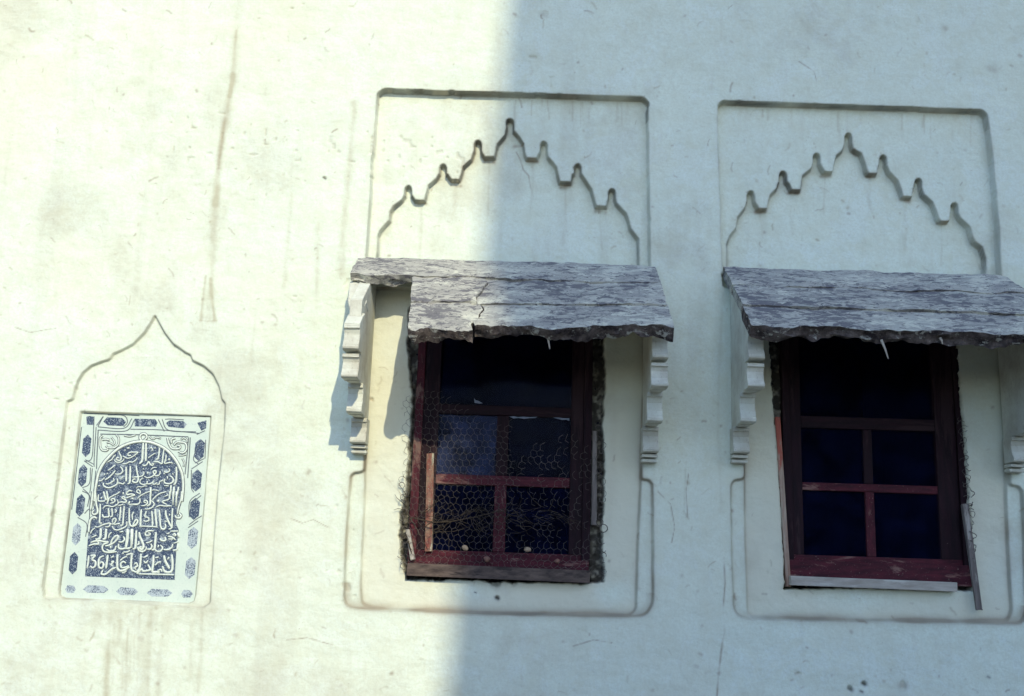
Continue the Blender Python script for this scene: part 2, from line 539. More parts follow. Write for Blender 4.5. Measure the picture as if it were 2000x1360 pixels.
open1 = [(798, 600), (796, 690), (800, 740), (805, 770), (803, 810), (799, 850), (796, 900), (791, 960), (783, 1000), (780, 1040), (781, 1080), (788, 1105), (794, 1132), (900, 1133), (1000, 1137), (1080, 1138), (1150, 1141), (1181, 1139), (1178, 1100), (1175, 1050), (1178, 980), (1180, 900), (1177, 830), (1181, 760), (1182, 600)]
open2 = [(1500, 620), (1506, 700), (1512, 780), (1518, 840), (1522, 900), (1527, 1000), (1532, 1080), (1534, 1150), (1560, 1150), (1700, 1148), (1870, 1153), (1905, 1156), (1903, 1100), (1897, 1030), (1892, 950), (1888, 880), (1880, 800), (1872, 700), (1868, 620)]

def fillet(pts, rad):
    out, n_ = [], len(pts)
    for i_ in range(n_):
        a_, b_, c_ = Vector(pts[i_ - 1]), Vector(pts[i_]), Vector(pts[(i_ + 1) % n_])
        u_, w_ = a_ - b_, c_ - b_
        q_ = min(rad, 0.45 * u_.length, 0.45 * w_.length)
        s_, e_ = b_ + u_.normalized() * q_, b_ + w_.normalized() * q_
        out += [tuple(s_.lerp(b_, k).lerp(b_.lerp(e_, k), k)) for k in (0, 0.33, 0.67, 1)]
    return out


outer1, inner1, outer2, inner2 = (fillet(q, 13) for q in (outer1, inner1, outer2, inner2))
panel1, panel2, niche = fillet(panel1, 5), fillet(panel2, 5), fillet(niche, 3)
CELL = 0.0052
GX0, GX1, GZ0, GZ1 = -3.42, 3.42, EYE - 0.98, EYE + 3.60
nx, nz = int((GX1 - GX0) / CELL) + 1, int((GZ1 - GZ0) / CELL) + 1
xs = np.linspace(GX0, GX1, nx)
zs = np.linspace(GZ0, GZ1, nz)
X, Z = np.meshgrid(xs, zs)                # rows = z


def sdf(poly, pad=0.08):
    """signed distance (negative inside) of the grid to a polygon"""
    out = np.full(X.shape, 9.0)
    i0, i1 = np.searchsorted(xs, [poly[:, 0].min() - pad, poly[:, 0].max() + pad])
    j0, j1 = np.searchsorted(zs, [poly[:, 1].min() - pad, poly[:, 1].max() + pad])
    x, z = X[j0:j1, i0:i1], Z[j0:j1, i0:i1]
    dd = np.full(x.shape, 9.0)
    ins = np.zeros(x.shape, bool)
    for (ax, az), (bx, bz) in zip(poly, np.roll(poly, -1, 0)):
        ex, ez = bx - ax, bz - az
        L = ex * ex + ez * ez + 1e-12
        tt = np.clip(((x - ax) * ex + (z - az) * ez) / L, 0, 1)
        dd = np.minimum(dd, np.hypot(x - ax - tt * ex, z - az - tt * ez))
        if abs(bz - az) > 1e-12:
            ins ^= ((az > z) != (bz > z)) & (x < ex * (z - az) / ez + ax)
    out[j0:j1, i0:i1] = np.where(ins, -dd, dd)
    return out


wob = fbm(X, Z, 9, 3, 3) * 0.004
chip = np.clip(fbm(X, Z, 16, 17, 3) - 0.28, 0, 1) * 0.05
s_p1, s_p2 = sdf(wpoly(panel1)) + wob * 0.5 - chip * 0.3, sdf(wpoly(panel2)) + wob * 0.5 - chip * 0.3
s_a1, s_a2 = sdf(wpoly(arch1)) + wob * 0.12 - chip * 0.2, sdf(wpoly(arch2)) + wob * 0.12 - chip * 0.2
s_n = sdf(wpoly(niche)) + wob * 0.3
s_sl = sdf(wpoly(slab_px, -0.02))
s_o1, s_o2 = sdf(wpoly(outer1)) + wob * 0.6, sdf(wpoly(outer2)) + wob * 0.6
s_i1, s_i2 = sdf(wpoly(inner1)) + wob * 0.6, sdf(wpoly(inner2)) + wob * 0.6
rag = fbm(X, Z, 28, 11, 3) * 0.011
s_w1, s_w2 = sdf(wpoly(open1, -0.03)) + rag, sdf(wpoly(open2, -0.03)) + rag * 0.8


def S_(s, w=0.005):
    return 1 - sstep(-w, w, s)


h = fbm(X, Z, 1.6, 21, 3) * 0.008 + fbm(X, Z * 1.7, 6, 31, 4) * 0.0038 + fbm(X, Z, 45, 41, 3) * 0.0009
edge = np.minimum(np.minimum(X - GX0, GX1 - X), np.minimum(Z - GZ0, GZ1 - Z))
h *= sstep(0, 0.25, edge)
panels = np.minimum(s_p1, s_p2)
arches = np.minimum(s_a1, s_a2)
outers, inners = np.minimum(s_o1, s_o2), np.minimum(s_i1, s_i2)
opens = np.minimum(s_w1, s_w2)
h -= 0.048 * S_(panels, 0.003)
h -= 0.042 * S_(arches, 0.0028) * S_(panels)
h -= 0.018 * S_(s_n, 0.003) + 0.024 * S_(s_sl, 0.0026)
h -= 0.020 * S_(outers, 0.004) + 0.016 * S_(inners, 0.004)
rough = fbm(X, Z, 22, 51, 4) * 0.035
h -= (0.075 + rough) * S_(opens, 0.005)
# small knocks and pits
pits = vnoise(X, Z, 33, 61) * vnoise(X, Z, 2.1, 62)
pit = sstep(0.76, 0.84, pits)
h -= pit * 0.004

for px_, py_, rx, rz, dp in ((967, 1139, 0.026, 0.016, 0.014), (1003, 1139, 0.018, 0.014, 0.008), (971, 1168, 0.011, 0.011, 0.012), (724, 778, 0.010, 0.012, 0.010), (1660, 1345, 0.010, 0.016, 0.010), (1688, 1336, 0.012, 0.013, 0.010), (1560, 1316, 0.014, 0.006, 0.006), (1764, 1338, 0.016, 0.02, 0.006), (634, 347, 0.006, 0.006, 0.010), (1060, 1198, 0.02, 0.008, 0.006), (690, 560, 0.05, 0.05, 0.008)):
    c_ = P(px_, py_)
    q = ((X - c_.x) / rx) ** 2 + ((Z - c_.z) / rz) ** 2 + fbm(X, Z, 40, 13, 2) * 0.7
    h -= dp * (1 - sstep(0.5, 1.1, q))
dirt = np.zeros_like(X)
soot_shade = np.zeros_like(X)
cream = np.zeros_like(X)
tan = np.zeros_like(X)
# vertical rain streaks across the wall
st = fbm(X, Z * 0.10, 7, 71, 4)
dirt += sstep(0.18, 0.62, st) * 0.13 * sstep(-0.3, 0.4, fbm(X, Z, 0.9, 75, 2))
dirt += sstep(0.05, 0.6, fbm(X, Z, 2.4, 81, 6, 0.62)) * 0.22
dirt += pit * 0.2
# grime that has settled on the moulding ledges
g_n = 0.55 + 0.6 * fbm(X, Z, 6, 91, 3)
for s, a, wd_ in ((outers, 0.75, 0.008), (inners, 0.66, 0.008), (s_n, 0.42, 0.006), (s_sl, 0.45, 0.005), (panels, 0.45, 0.008), (arches, 0.50, 0.008)):
    dirt += np.exp(-(s / wd_) ** 2) * a * np.clip(g_n, 0.15, 1)
    dirt += np.exp(-(s / 0.03) ** 2) * a * 0.22 * np.clip(g_n, 0, 1)


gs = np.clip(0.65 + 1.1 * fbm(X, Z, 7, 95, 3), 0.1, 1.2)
for s, a, wd_ in ((arches, 0.62, 0.0065), (s_sl, 0.55, 0.005), (s_n, 0.30, 0.005), (outers, 0.22, 0.006), (inners, 0.20, 0.006)):  # shadow lines painted into the colour along the moulding edges
    soot_shade += np.exp(-(s / wd_) ** 2) * a * gs
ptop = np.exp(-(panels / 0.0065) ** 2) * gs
soot_shade += ptop * np.where(Z > P(1000, 230).z, 0.60, 0.16)  # painted shade, strongest under the top edges of the panels


def streak(pts, w, a, seed=1, target=tan, brk=0.5):
    """stain running along a line drawn over photo pixels"""
    q = np.array([(P(x, y).x, P(x, y).z) for x, y in pts])
    i0, i1 = np.searchsorted(xs, [q[:, 0].min() - 4 * w, q[:, 0].max() + 4 * w])
    j0, j1 = np.searchsorted(zs, [q[:, 1].min() - 4 * w, q[:, 1].max() + 4 * w])
    x, z = X[j0:j1, i0:i1], Z[j0:j1, i0:i1]
    if x.size == 0:
        return
    dd = np.full(x.shape, 9.0)
    for (ax, az), (bx, bz) in zip(q[:-1], q[1:]):
        ex, ez = bx - ax, bz - az
        tt = np.clip(((x - ax) * ex + (z - az) * ez) / (ex * ex + ez * ez + 1e-12), 0, 1)
        dd = np.minimum(dd, np.hypot(x - ax - tt * ex, z - az - tt * ez))
    wn = w * (1 + 0.7 * fbm(x, z, 12, seed, 3))
    nn = np.clip(1 - brk + brk * 2 * (0.5 + fbm(x * 1.5, z * 0.5, 25, seed + 5, 3)), 0, 1.3)
    target[j0:j1, i0:i1] += np.exp(-(dd / np.maximum(wn, 1e-4)) ** 2) * a * nn


streak([(468, -20), (464, 40), (460, 90), (455, 150)], 0.022, 0.26, 1, tan, 0.3)
streak([(462, 60), (458, 110), (453, 160), (448, 190)], 0.010, 0.40, 12, tan, 0.3)
streak([(455, 150), (446, 200), (437, 250), (431, 300), (427, 340), (421, 400)], 0.020, 0.62, 2, tan, 0.35)
streak([(440, 230), (432, 290), (427, 330)], 0.010, 0.35, 3, dirt, 0.4)
streak([(424, 370), (417, 450), (413, 530), (410, 622)], 0.026, 0.36, 4, tan, 0.35)
streak([(402, 540), (397, 585), (393, 627)], 0.008, 0.45, 5)
streak([(411, 545), (415, 590), (420, 625)], 0.010, 0.60, 6)
streak([(390, 626), (405, 628), (424, 627)], 0.004, 0.40, 10)
streak([(692, 200), (686, 290), (678, 380), (670, 460), (667, 535)], 0.018, 0.40, 7, tan, 0.3)
streak([(570, 380), (562, 480), (555, 560)], 0.016, 0.24, 8)
streak([(622, 440), (618, 600)], 0.014, 0.24, 9)
streak([(500, 600), (490, 720)], 0.012, 0.16, 13)
streak([(150, 20), (146, 200)], 0.02, 0.12, 14)
streak([(300, 60), (290, 300)], 0.018, 0.12, 15)
for i in range(26):
    x0, y0 = random.uniform(200, 400), random.uniform(1190, 1290)
    streak([(x0, y0), (x0 - 2, y0 + 35), (x0 - 4, y0 + random.uniform(50, 130))], random.uniform(0.006, 0.020), random.uniform(0.1, 0.32), 20 + i, tan, 0.8)
streak([(190, 1200), (320, 1206), (410, 1196)], 0.05, 0.26, 50)
for i in range(30):                                  # runs below the moulded edges
    k = random.random()
    if k < 0.5:
        x0 = random.uniform(1000, 1260); y0 = 188 + (x0 - 1000) * 0.03
    else:
        x0 = random.uniform(1420, 1920); y0 = 205 + (x0 - 1420) * 0.033
    streak([(x0, y0), (x0 + random.uniform(-2, 2), y0 + random.uniform(12, 60))], random.uniform(0.003, 0.010), random.uniform(0.1, 0.34), 60 + i, tan, 0.9)
for (x0, y0) in crop((690, 140), 3.279, [(1060, 440), (1150, 540), (1360, 700), (1590, 860), (420, 820), (650, 690), (870, 540)]) + crop((1380, 180), 3.279, [(365, 740), (580, 615), (790, 500), (1075, 505), (1305, 660), (1545, 815)]):
    streak([(x0, y0), (x0 + random.uniform(-3, 4), y0 + random.uniform(25, 60)), (x0 + random.uniform(-4, 6), y0 + random.uniform(65, 110))], random.uniform(0.005, 0.012), 0.22, int(x0), tan, 0.9)
    streak([(x0 - 9, y0 + random.uniform(-2, 2)), (x0 + 9, y0 + random.uniform(-2, 3))], 0.009, 0.5, int(x0) + 1, dirt, 0.7)
streak([(1008, 285), (1016, 300), (1022, 320), (1033, 332), (1036, 352), (1042, 372)], 0.0035, 0.5, 90, dirt, 0.7)
streak([(1414, 1090), (1416, 1140), (1413, 1180), (1415, 1235), (1409, 1270), (1404, 1310), (1400, 1360)], 0.004, 0.65, 91, dirt, 0.9)
streak([(1414, 540), (1405, 700), (1402, 850), (1410, 1000)], 0.010, 0.16, 92)
streak([(1340, 900), (1336, 1000)], 0.004, 0.3, 93)
for (x0, y0, r_, a_) in ((1660, 1345, .010, .8), (1688, 1335, .011, .8), (1683, 1350, .006, .7), (1558, 1315, .011, .5), (1764, 1338, .016, .45), (1932, 1322, .008, .6), (1368, 1277, .008, .5), (1360, 1300, .008, .3), (968, 1140, .016, .6), (1002, 1140, .012, .25), (971, 1168, .009, .8), (928, 1157, .003, .9), (724, 778, .008, .5), (1005, 27, .010, .5), (1062, 28, .014, .45), (634, 347, .005, .8), (208, 255, .006, .3), (274, 1247, .012, .35), (168, 1270, .011, .3), (460, 1240, .012, .3), (1845, 55, .02, .35), (1938, 135, .02, .35), (1992, 108, .012, .4), (1976, 128, .007, .5), (1429, 80, .010, .3)):
    streak([(x0 - 2, y0), (x0 + 2, y0 + 2)], r_, a_, int(x0 + y0), soot_shade if a_ > 0.55 else dirt, 0.3)
for i in range(900):                                  # flecks, scuffs and short curved scratches over the whole wall
    x0, y0 = random.uniform(0, 2000), random.uniform(0, 1360)
    an = random.uniform(-3.1, 3.1)
    L = random.choice((1, 2, 3, 5, 8, 12, 18))
    q_ = [(x0, y0)]
    for k in range(3):
        q_.append((q_[-1][0] + L / 3 * math.cos(an), q_[-1][1] + L / 3 * math.sin(an)))
        an += random.uniform(-0.7, 0.7)
    streak(q_, random.uniform(0.0022, 0.0055) if L > 3 else random.uniform(0.003, 0.008), random.uniform(0.12, 0.6), 200 + i, dirt if random.random() < 0.5 else tan, 0.4)
for q_ in ([(560, 1010), (590, 1022), (612, 1015), (640, 1030)], [(735, 905), (750, 930), (778, 960), (786, 975)], [(560, 1250), (600, 1246), (650, 1260)], [(1120, 1262), (1160, 1250), (1195, 1256)], [(1345, 925), (1340, 960), (1343, 1010)], [(30, 640), (60, 650), (110, 642)], [(1560, 120), (1590, 140), (1600, 180)], [(1285, 960), (1310, 985), (1318, 1030), (1312, 1060)]):
    streak(q_, 0.0026, 0.6, int(q_[0][0]), dirt, 0.8)     # hairline cracks
# plaster patching round the windows is creamier, with cleaner repairs
cream += S_(inners, 0.01) * (0.55 + 0.5 * fbm(X, Z, 2.6, 101, 4))
cream += sstep(0.0, 0.5, fbm(X, Z, 1.3, 105, 3)) * 0.25
cream = np.clip(cream, 0, 0.85)
for px, py, rx in ((905, 1150, .17), (1200, 1160, .10), (1680, 1170, .22), (1860, 1150, .10)):
    c_ = P(px, py)
    q = np.exp(-(((X - c_.x) / rx) ** 2 + ((Z - c_.z) / 0.07) ** 2))
    cream *= 1 - 0.9 * np.clip(q, 0, 1)
    dirt *= 1 - 0.6 * np.clip(q, 0, 1)
low = np.exp(-((outers + 0.012) / 0.022) ** 2) * (Z < P(1000, 1150).z)
dirt += low * (0.32 + 0.35 * fbm(X, Z, 5, 111, 3))
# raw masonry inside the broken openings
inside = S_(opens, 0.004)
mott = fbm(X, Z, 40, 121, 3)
soot_shade = np.clip(soot_shade + inside * (0.93 - 1.1 * np.clip(mott - 0.12, 0, 1)), 0, 0.97)
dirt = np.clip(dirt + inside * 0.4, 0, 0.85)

# window frames, world rectangles (at the frame plane)
FY = 0.062                                           # frame face behind the wall plane
def rect(l, r, b_, t_):
    return (P(*l, -FY).x, P(*r, -FY).x, P(*b_, -FY).z, P(*t_, -FY).z)
fr1 = rect((804, 930), (1153, 1000), (975, 1110), (1000, 560))
fr2 = rect((1533, 1010), (1896, 1040), (1710, 1132), (1700, 580))
hole = np.zeros(X.shape, bool)
for f_ in (fr1, fr2):
    hole |= (X > f_[0] + 0.02) & (X < f_[1] - 0.02) & (Z > f_[2] + 0.02) & (Z < f_[3] - 0.02)

# regions -> separate meshes
PADR = 0.008
reg = np.zeros(X.shape, np.int32)
for k, s in ((1, s_p1), (3, s_p2), (5, s_o1), (6, s_o2), (7, s_n)):
    reg[s < PADR] = k
reg[(s_a1 < PADR) & (s_p1 < PADR)] = 2
reg[(s_a2 < PADR) & (s_p2 < PADR)] = 4
qreg = reg[:-1, :-1].copy()
qhole = hole[:-1, :-1] & hole[1:, :-1] & hole[:-1, 1:] & hole[1:, 1:]
idx = np.arange(nx * nz).reshape(nz, nx)
quads = np.stack([idx[:-1, :-1], idx[:-1, 1:], idx[1:, 1:], idx[1:, :-1]], -1)
VERT = np.stack([X, -h, Z], -1).reshape(-1, 3)
ATT = {'tan': np.clip(tan, 0, 0.8).ravel(), 'dirt': dirt.ravel(), 'soot_shade': soot_shade.ravel(), 'cream': cream.ravel()}


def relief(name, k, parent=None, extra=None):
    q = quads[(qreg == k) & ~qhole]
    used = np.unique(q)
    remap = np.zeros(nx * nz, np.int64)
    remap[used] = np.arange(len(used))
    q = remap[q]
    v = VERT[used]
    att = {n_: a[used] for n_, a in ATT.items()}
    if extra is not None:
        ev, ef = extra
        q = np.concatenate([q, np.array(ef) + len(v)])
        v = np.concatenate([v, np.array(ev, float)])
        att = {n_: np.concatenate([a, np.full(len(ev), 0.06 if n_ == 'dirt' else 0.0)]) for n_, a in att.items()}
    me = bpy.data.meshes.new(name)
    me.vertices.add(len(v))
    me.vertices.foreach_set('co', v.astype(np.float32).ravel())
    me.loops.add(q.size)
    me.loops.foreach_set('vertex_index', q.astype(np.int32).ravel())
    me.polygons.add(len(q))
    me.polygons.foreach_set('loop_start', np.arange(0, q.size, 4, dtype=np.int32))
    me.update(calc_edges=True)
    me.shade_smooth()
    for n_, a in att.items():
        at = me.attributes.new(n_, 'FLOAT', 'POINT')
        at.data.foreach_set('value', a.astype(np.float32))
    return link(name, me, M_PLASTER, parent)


XL, XR, ZT = -16.0, 16.0, EYE + 7.5                  # the wall goes on past the picture
ev = [(XL, 0, 0), (GX0, 0, 0), (GX0, 0, ZT), (XL, 0, ZT), (GX1, 0, 0), (XR, 0, 0), (XR, 0, ZT), (GX1, 0, ZT),
      (GX0, 0, GZ0), (GX1, 0, GZ0), (GX0, 0, GZ1), (GX1, 0, GZ1), (XL, 0.5, ZT), (XR, 0.5, ZT), (GX0, 0.5, ZT), (GX1, 0.5, ZT)]
ef = [(0, 1, 2, 3), (4, 5, 6, 7), (1, 4, 9, 8), (10, 11, 7, 2), (3, 2, 14, 12), (2, 7, 15, 14), (7, 6, 13, 15)]
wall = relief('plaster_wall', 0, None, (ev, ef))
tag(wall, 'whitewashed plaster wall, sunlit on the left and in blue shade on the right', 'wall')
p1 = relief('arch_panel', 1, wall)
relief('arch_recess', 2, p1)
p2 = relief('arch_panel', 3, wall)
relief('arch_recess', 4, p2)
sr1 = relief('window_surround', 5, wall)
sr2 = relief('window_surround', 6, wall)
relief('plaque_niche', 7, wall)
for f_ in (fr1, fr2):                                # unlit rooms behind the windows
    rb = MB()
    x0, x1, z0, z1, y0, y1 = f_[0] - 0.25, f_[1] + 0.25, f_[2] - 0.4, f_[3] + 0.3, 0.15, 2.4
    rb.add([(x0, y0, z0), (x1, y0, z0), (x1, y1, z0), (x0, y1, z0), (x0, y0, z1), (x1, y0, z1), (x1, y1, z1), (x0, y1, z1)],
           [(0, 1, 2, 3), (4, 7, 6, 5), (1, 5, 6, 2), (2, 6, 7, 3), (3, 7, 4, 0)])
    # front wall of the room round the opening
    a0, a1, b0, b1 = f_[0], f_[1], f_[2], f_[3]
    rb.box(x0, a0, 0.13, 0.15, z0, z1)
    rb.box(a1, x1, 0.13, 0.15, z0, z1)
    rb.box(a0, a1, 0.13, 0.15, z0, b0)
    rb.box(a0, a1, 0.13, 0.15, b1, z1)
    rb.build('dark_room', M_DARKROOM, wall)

# ------------------------------------------------------------------ windows
def member(name, x0, x1, z0, z1, y0, y1, mat, par, org, bev=0.003, label=None):
    bx = MB()
    bx.box(x0, x1, y0, y1, z0, z1)
    o = bx.build(name, mat, par, org, bevel=bev, jit=0.0012)
    if label:
        o['label'] = label
    return o


def window(f_, label, px_in, mats, sill, sill_mat):
    """f_ frame rectangle; px_in: inner stile edges, muntin and rails in pixels"""
    L, R, B, T = f_
    org = Vector(((L + R) / 2, FY, B))
    r = root('window', org, label, 'window', 'small-paned windows under the hoods')
    il, ir = P(*px_in['left'], -FY).x, P(*px_in['right'], -FY).x
    m0, m1 = P(*px_in['m0'], -FY).x, P(*px_in['m1'], -FY).x
    rz0, rz1 = P(*px_in['r0'], -FY).z, P(*px_in['r1'], -FY).z
    bz = P(*px_in['bottom'], -FY).z
    tz0, tz1 = P(*px_in['t0'], -FY).z, P(*px_in['t1'], -FY).z
    fw = 0.042
    fv = M_RED_SHADE
    member('casing', L, L + fw, B + 0.03, T, FY, FY + 0.09, mats.get('lcasing', fv), r, org)
    member('casing', R - fw, R, B + 0.03, T, FY, FY + 0.09, fv, r, org)
    member('casing', L, R, T - 0.05, T + 0.0, FY - 0.002, FY + 0.09, M_RED_SHADEH, r, org)
    member('bottom_rail', L + 0.004, R - 0.004, B - 0.02, bz - 0.028, FY - 0.004, FY + 0.09, M_REDH, r, org)
    sy = FY + 0.016
    member('sash_rail', L + fw, R - fw, bz - 0.03, bz, sy, sy + 0.04, M_REDH, r, org, 0.004)
    member('sash_stile', L + fw, il, bz - 0.001, T - 0.05, sy, sy + 0.04, mats.get('lstile', fv), r, org, 0.004)
    member('sash_stile', ir, R - fw, bz - 0.001, T - 0.05, sy, sy + 0.04, fv, r, org, 0.004)
    member('sash_rail', il, ir, tz0, tz1, sy + 0.002, sy + 0.04, M_RED_SHADEH, r, org, 0.004)
    member('muntin', m0, m1, bz, rz0, sy + 0.006, sy + 0.034, M_RED, r, org, 0.005)
    member('muntin', m0, m1, rz1, tz0, sy + 0.006, sy + 0.034, fv, r, org, 0.005)
    member('glazing_bar', il, ir, rz0, rz1, sy + 0.004, sy + 0.036, mats.get('bar', M_REDH), r, org, 0.005)
    gy = sy + 0.022
    spans = [(bz, rz0), (rz1, tz0), (tz1, T - 0.05)]
    for k, (a_, b_) in enumerate(spans):
        for j, (c_, d_) in enumerate(((il, m0), (m1, ir)) if k < 2 else ((il, ir),)):
            g = MB()
            tl = random.uniform(-0.003, 0.003)
            g.add([(c_, gy, a_), (d_, gy + tl, a_), (d_, gy + tl, b_), (c_, gy, b_)], [(0, 1, 2, 3)])
            mottled = mats.get('mottled') == (k, j)
            o = g.build('pane', M_MOTTLED if mottled else M_GLASS, r, org)
            if mottled:
                o['label'] = 'dusty blue-grey pane'
    sb = MB()
    (a, b_, w_) = sill
    A_, B_ = P(*a, 0.0), P(*b_, 0.0)
    sb.bar((A_.x, A_.z), (B_.x, B_.z), w_, 0.07, -0.012)
    so_ = sb.build('sill_board', sill_mat, r, org, bevel=0.004, jit=0.0012)
    return r, org, (il, ir, m0, m1, tz0, tz1, rz0, rz1, bz, gy)


w1, org1, q1 = window(fr1, 'dark red four-paned window behind torn chicken wire, under the broken hood',
                      dict(left=(849, 960), right=(1113, 960), m0=(966, 960), m1=(989, 960), r0=(985, 949), r1=(985, 929), bottom=(980, 1079), t0=(980, 811), t1=(980, 792)),
                      dict(mottled=(1, 0), lcasing=M_RED), ((795, 1112), (1152, 1127), 0.062), M_GREYWOOD)
w2, org2, q2 = window(fr2, 'dark red window without mesh, under the intact hood at right',
                      dict(left=(1571, 1020), right=(1838, 1020), m0=(1692, 960), m1=(1710, 960), r0=(1700, 961), r1=(1700, 945), bottom=(1700, 1088), t0=(1690, 838), t1=(1690, 815)),
                      dict(), ((1543, 1134), (1868, 1147), 0.046), M_PALEWOOD)
# bare strips and battens nailed beside the frames
sb = MB()
a, b_ = P(1519, 815, -0.03), P(1540, 1146, -0.03)
sb.bar((a.x, a.z), (b_.x, b_.z), 0.026, 0.05, 0.026)
sb.build('cover_strip', M_STRIP, w2, org2, bevel=0.003, jit=0.002)
a, b_ = P(1162, 842, -0.04), P(1160, 1026, -0.04)
sb = MB()
sb.bar((a.x, a.z), (b_.x, b_.z), 0.026, 0.03, 0.030)
sb.build('cover_strip', M_BATTEN, w1, org1, bevel=0.003, jit=0.002)
a, b_ = P(840, 886, -FY), P(837, 1077, -FY)
sb = MB()
sb.bar((a.x, a.z), (b_.x, b_.z), 0.038, 0.018, FY - 0.003)
sb.build('cover_strip', M_REDPALE, w1, org1, bevel=0.003, jit=0.002)['label'] = 'flaking pale and red strip lit by the sun'
a, b_ = P(796, 1035, -0.02), P(806, 1094, -0.02)
sb = MB()
sb.bar((a.x, a.z), (b_.x, b_.z), 0.022, 0.03, 0.018)
sb.build('cover_strip', M_PALEWOOD, w1, org1, bevel=0.003, jit=0.002)
# pale slivers painted as the glints at the pane heads
def glint(par, org, pts, y):
    mb = MB()
    vs = [P(x, yy, -y) for x, yy in pts]
    n_ = len(vs)
    mb.add(list(vs) + [v_ + Vector((0, 0.003, 0)) for v_ in vs], [tuple(range(n_)), tuple(range(2 * n_ - 1, n_ - 1, -1))] + [(i, (i + 1) % n_, (i + 1) % n_ + n_, i + n_) for i in range(n_)])
    return mb.build('pane_glint', M_GLINT, par, org)


gy1 = q1[-1] - 0.012
glint(w1, org1, [(995, 814), (1004, 813), (1012, 815), (1022, 814), (1034, 815), (1050, 814), (1046, 816.5), (1033, 817), (1024, 818.5), (1013, 816.5), (1003, 817.5)], gy1)
glint(w1, org1, [(1080, 816), (1090, 815.5), (1100, 817), (1112, 817), (1112, 822), (1106, 820), (1098, 820.5), (1088, 818)], gy1)
glint(w1, org1, [(926, 778), (929, 782), (934, 783), (943, 788), (936, 788.5), (927, 787)], gy1)

# ------------------------------------------------------------------ hoods with stepped brackets
def slab(name, par, org, fn, nu, nv, th, mat, seed, jag=0.014, sidejag=0.006, rough=0.006, raw=False):
    """fn(u,v) -> top surface point; makes a thick crumbling slab"""
    mb = MB()
    up = Vector((0, -0.55, 0.83))
    rows = 3
    top = []
    for j in range(nv + 1):
        for i in range(nu + 1):
            u, v = i / nu, j / nv
            ej = n1(u * nu / 90 * 7, seed, 1.3) * jag * 1.6 + n1(u * nu * 0.30, seed + 9, 1.0) * jag * 0.30
            su = 0
            if i == 0:
                su = n1(v * 6, seed + 3, 2) * sidejag
            if i == nu:
                su = n1(v * 6, seed + 4, 2) * sidejag
            p = fn(u, v, ej if j == nv else ej * max(0, (v - 0.7) / 0.3), su)
            hgt = n1(u * 14 + v * 3, seed + 5, 1.0) * rough + n1(u * 40 - v * 23, seed + 6, 1.3) * rough * 0.6 + n1(v * 5, seed + 8, 1) * rough * 0.5
            hgt -= 0.008 * max(0, (v - 0.85) / 0.15) ** 2
            top.append(p + up * hgt)
    nuv = nu + 1
    vs = list(top)
    faces = [(j * nuv + i, j * nuv + i + 1, (j + 1) * nuv + i + 1, (j + 1) * nuv + i) for j in range(nv) for i in range(nu)]
    # rim: front, right, back, left loop then bottom rows
    loop = [nv * nuv + i for i in range(nuv)] + [j * nuv + nu for j in range(nv - 1, -1, -1)] + [i for i in range(nu - 1, -1, -1)] + [j * nuv for j in range(1, nv)]
    prev = loop
    for k in range(1, rows + 1):
        cur = []
        for m_, l in enumerate(loop):
            p = vs[l] - up * (th * k / rows)
            front = m_ < nuv
            wob_ = n1(m_ * 0.21 + k * 7.7, seed + 20 + k, 1.0)
            if front:
                p = p + Vector((0, 0.012 * k / rows + wob_ * 0.022, (n1(m_ * 0.13, seed + 30 + k, 1) * 0.030 + n1(m_ * 0.6, seed + 33, 1) * 0.007) * (1 if k == rows else 0.5)))
            else:
                p = p + Vector((wob_ * 0.008, 0, 0))
            cur.append(len(vs))
            vs.append(p)
        Lp = len(loop)
        faces += [(prev[i], prev[(i + 1) % Lp], cur[(i + 1) % Lp], cur[i]) for i in range(Lp)]
        prev = cur
    # underside: match front and back rims
    fr_ = prev[:nuv]
    bk = [prev[nuv + nv - 1 + i] for i in range(nu)][::-1]
    bk = bk + [prev[nuv + nv - 1]]
    bk = sorted(set(prev[nuv + nv - 1: nuv + nv - 1 + nu + 1]))
    back_loop = [prev[nuv + nv - 1 - 0 + i] for i in range(nu + 1)] if nuv + nv - 1 + nu < len(prev) + 1 else None
    bl = []
    for i in range(nu + 1):                          # index in loop of top vertex i on back row
        li = loop.index(i)
        bl.append(prev[li])
    faces += [(fr_[i], bl[i], bl[i + 1], fr_[i + 1]) for i in range(nu)]
    lft = [prev[loop.index(j * nuv)] for j in range(nv + 1)]
    rgt = [prev[loop.index(j * nuv + nu)] for j in range(nv + 1)]
    faces += [tuple(lft), tuple(rgt[::-1])]
    mb.add(vs, faces)
    o = mb.build(name, mat, par, org, smooth=False)
    me = o.data
    me.shade_smooth()
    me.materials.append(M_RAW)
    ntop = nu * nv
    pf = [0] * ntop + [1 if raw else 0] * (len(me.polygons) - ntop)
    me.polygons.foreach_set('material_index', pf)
    me.set_sharp_from_angle(angle=math.radians(38))
    return o


def bracket_profile():
    """front steps of the bracket: (z top, z bottom, depth) read off the left bracket"""
    lv = [((683, 633), (683, 683), 0.475), ((683, 690), (683, 738), 0.455), ((692, 748), (692, 806), 0.27), ((701, 816), (701, 866), 0.105)]
    return [(P(*a, d).z, P(*b_, d).z, d) for a, b_, d in lv]


LV = bracket_profile()
BX1L = P(701, 885, 0.04).x
BMESH = {}


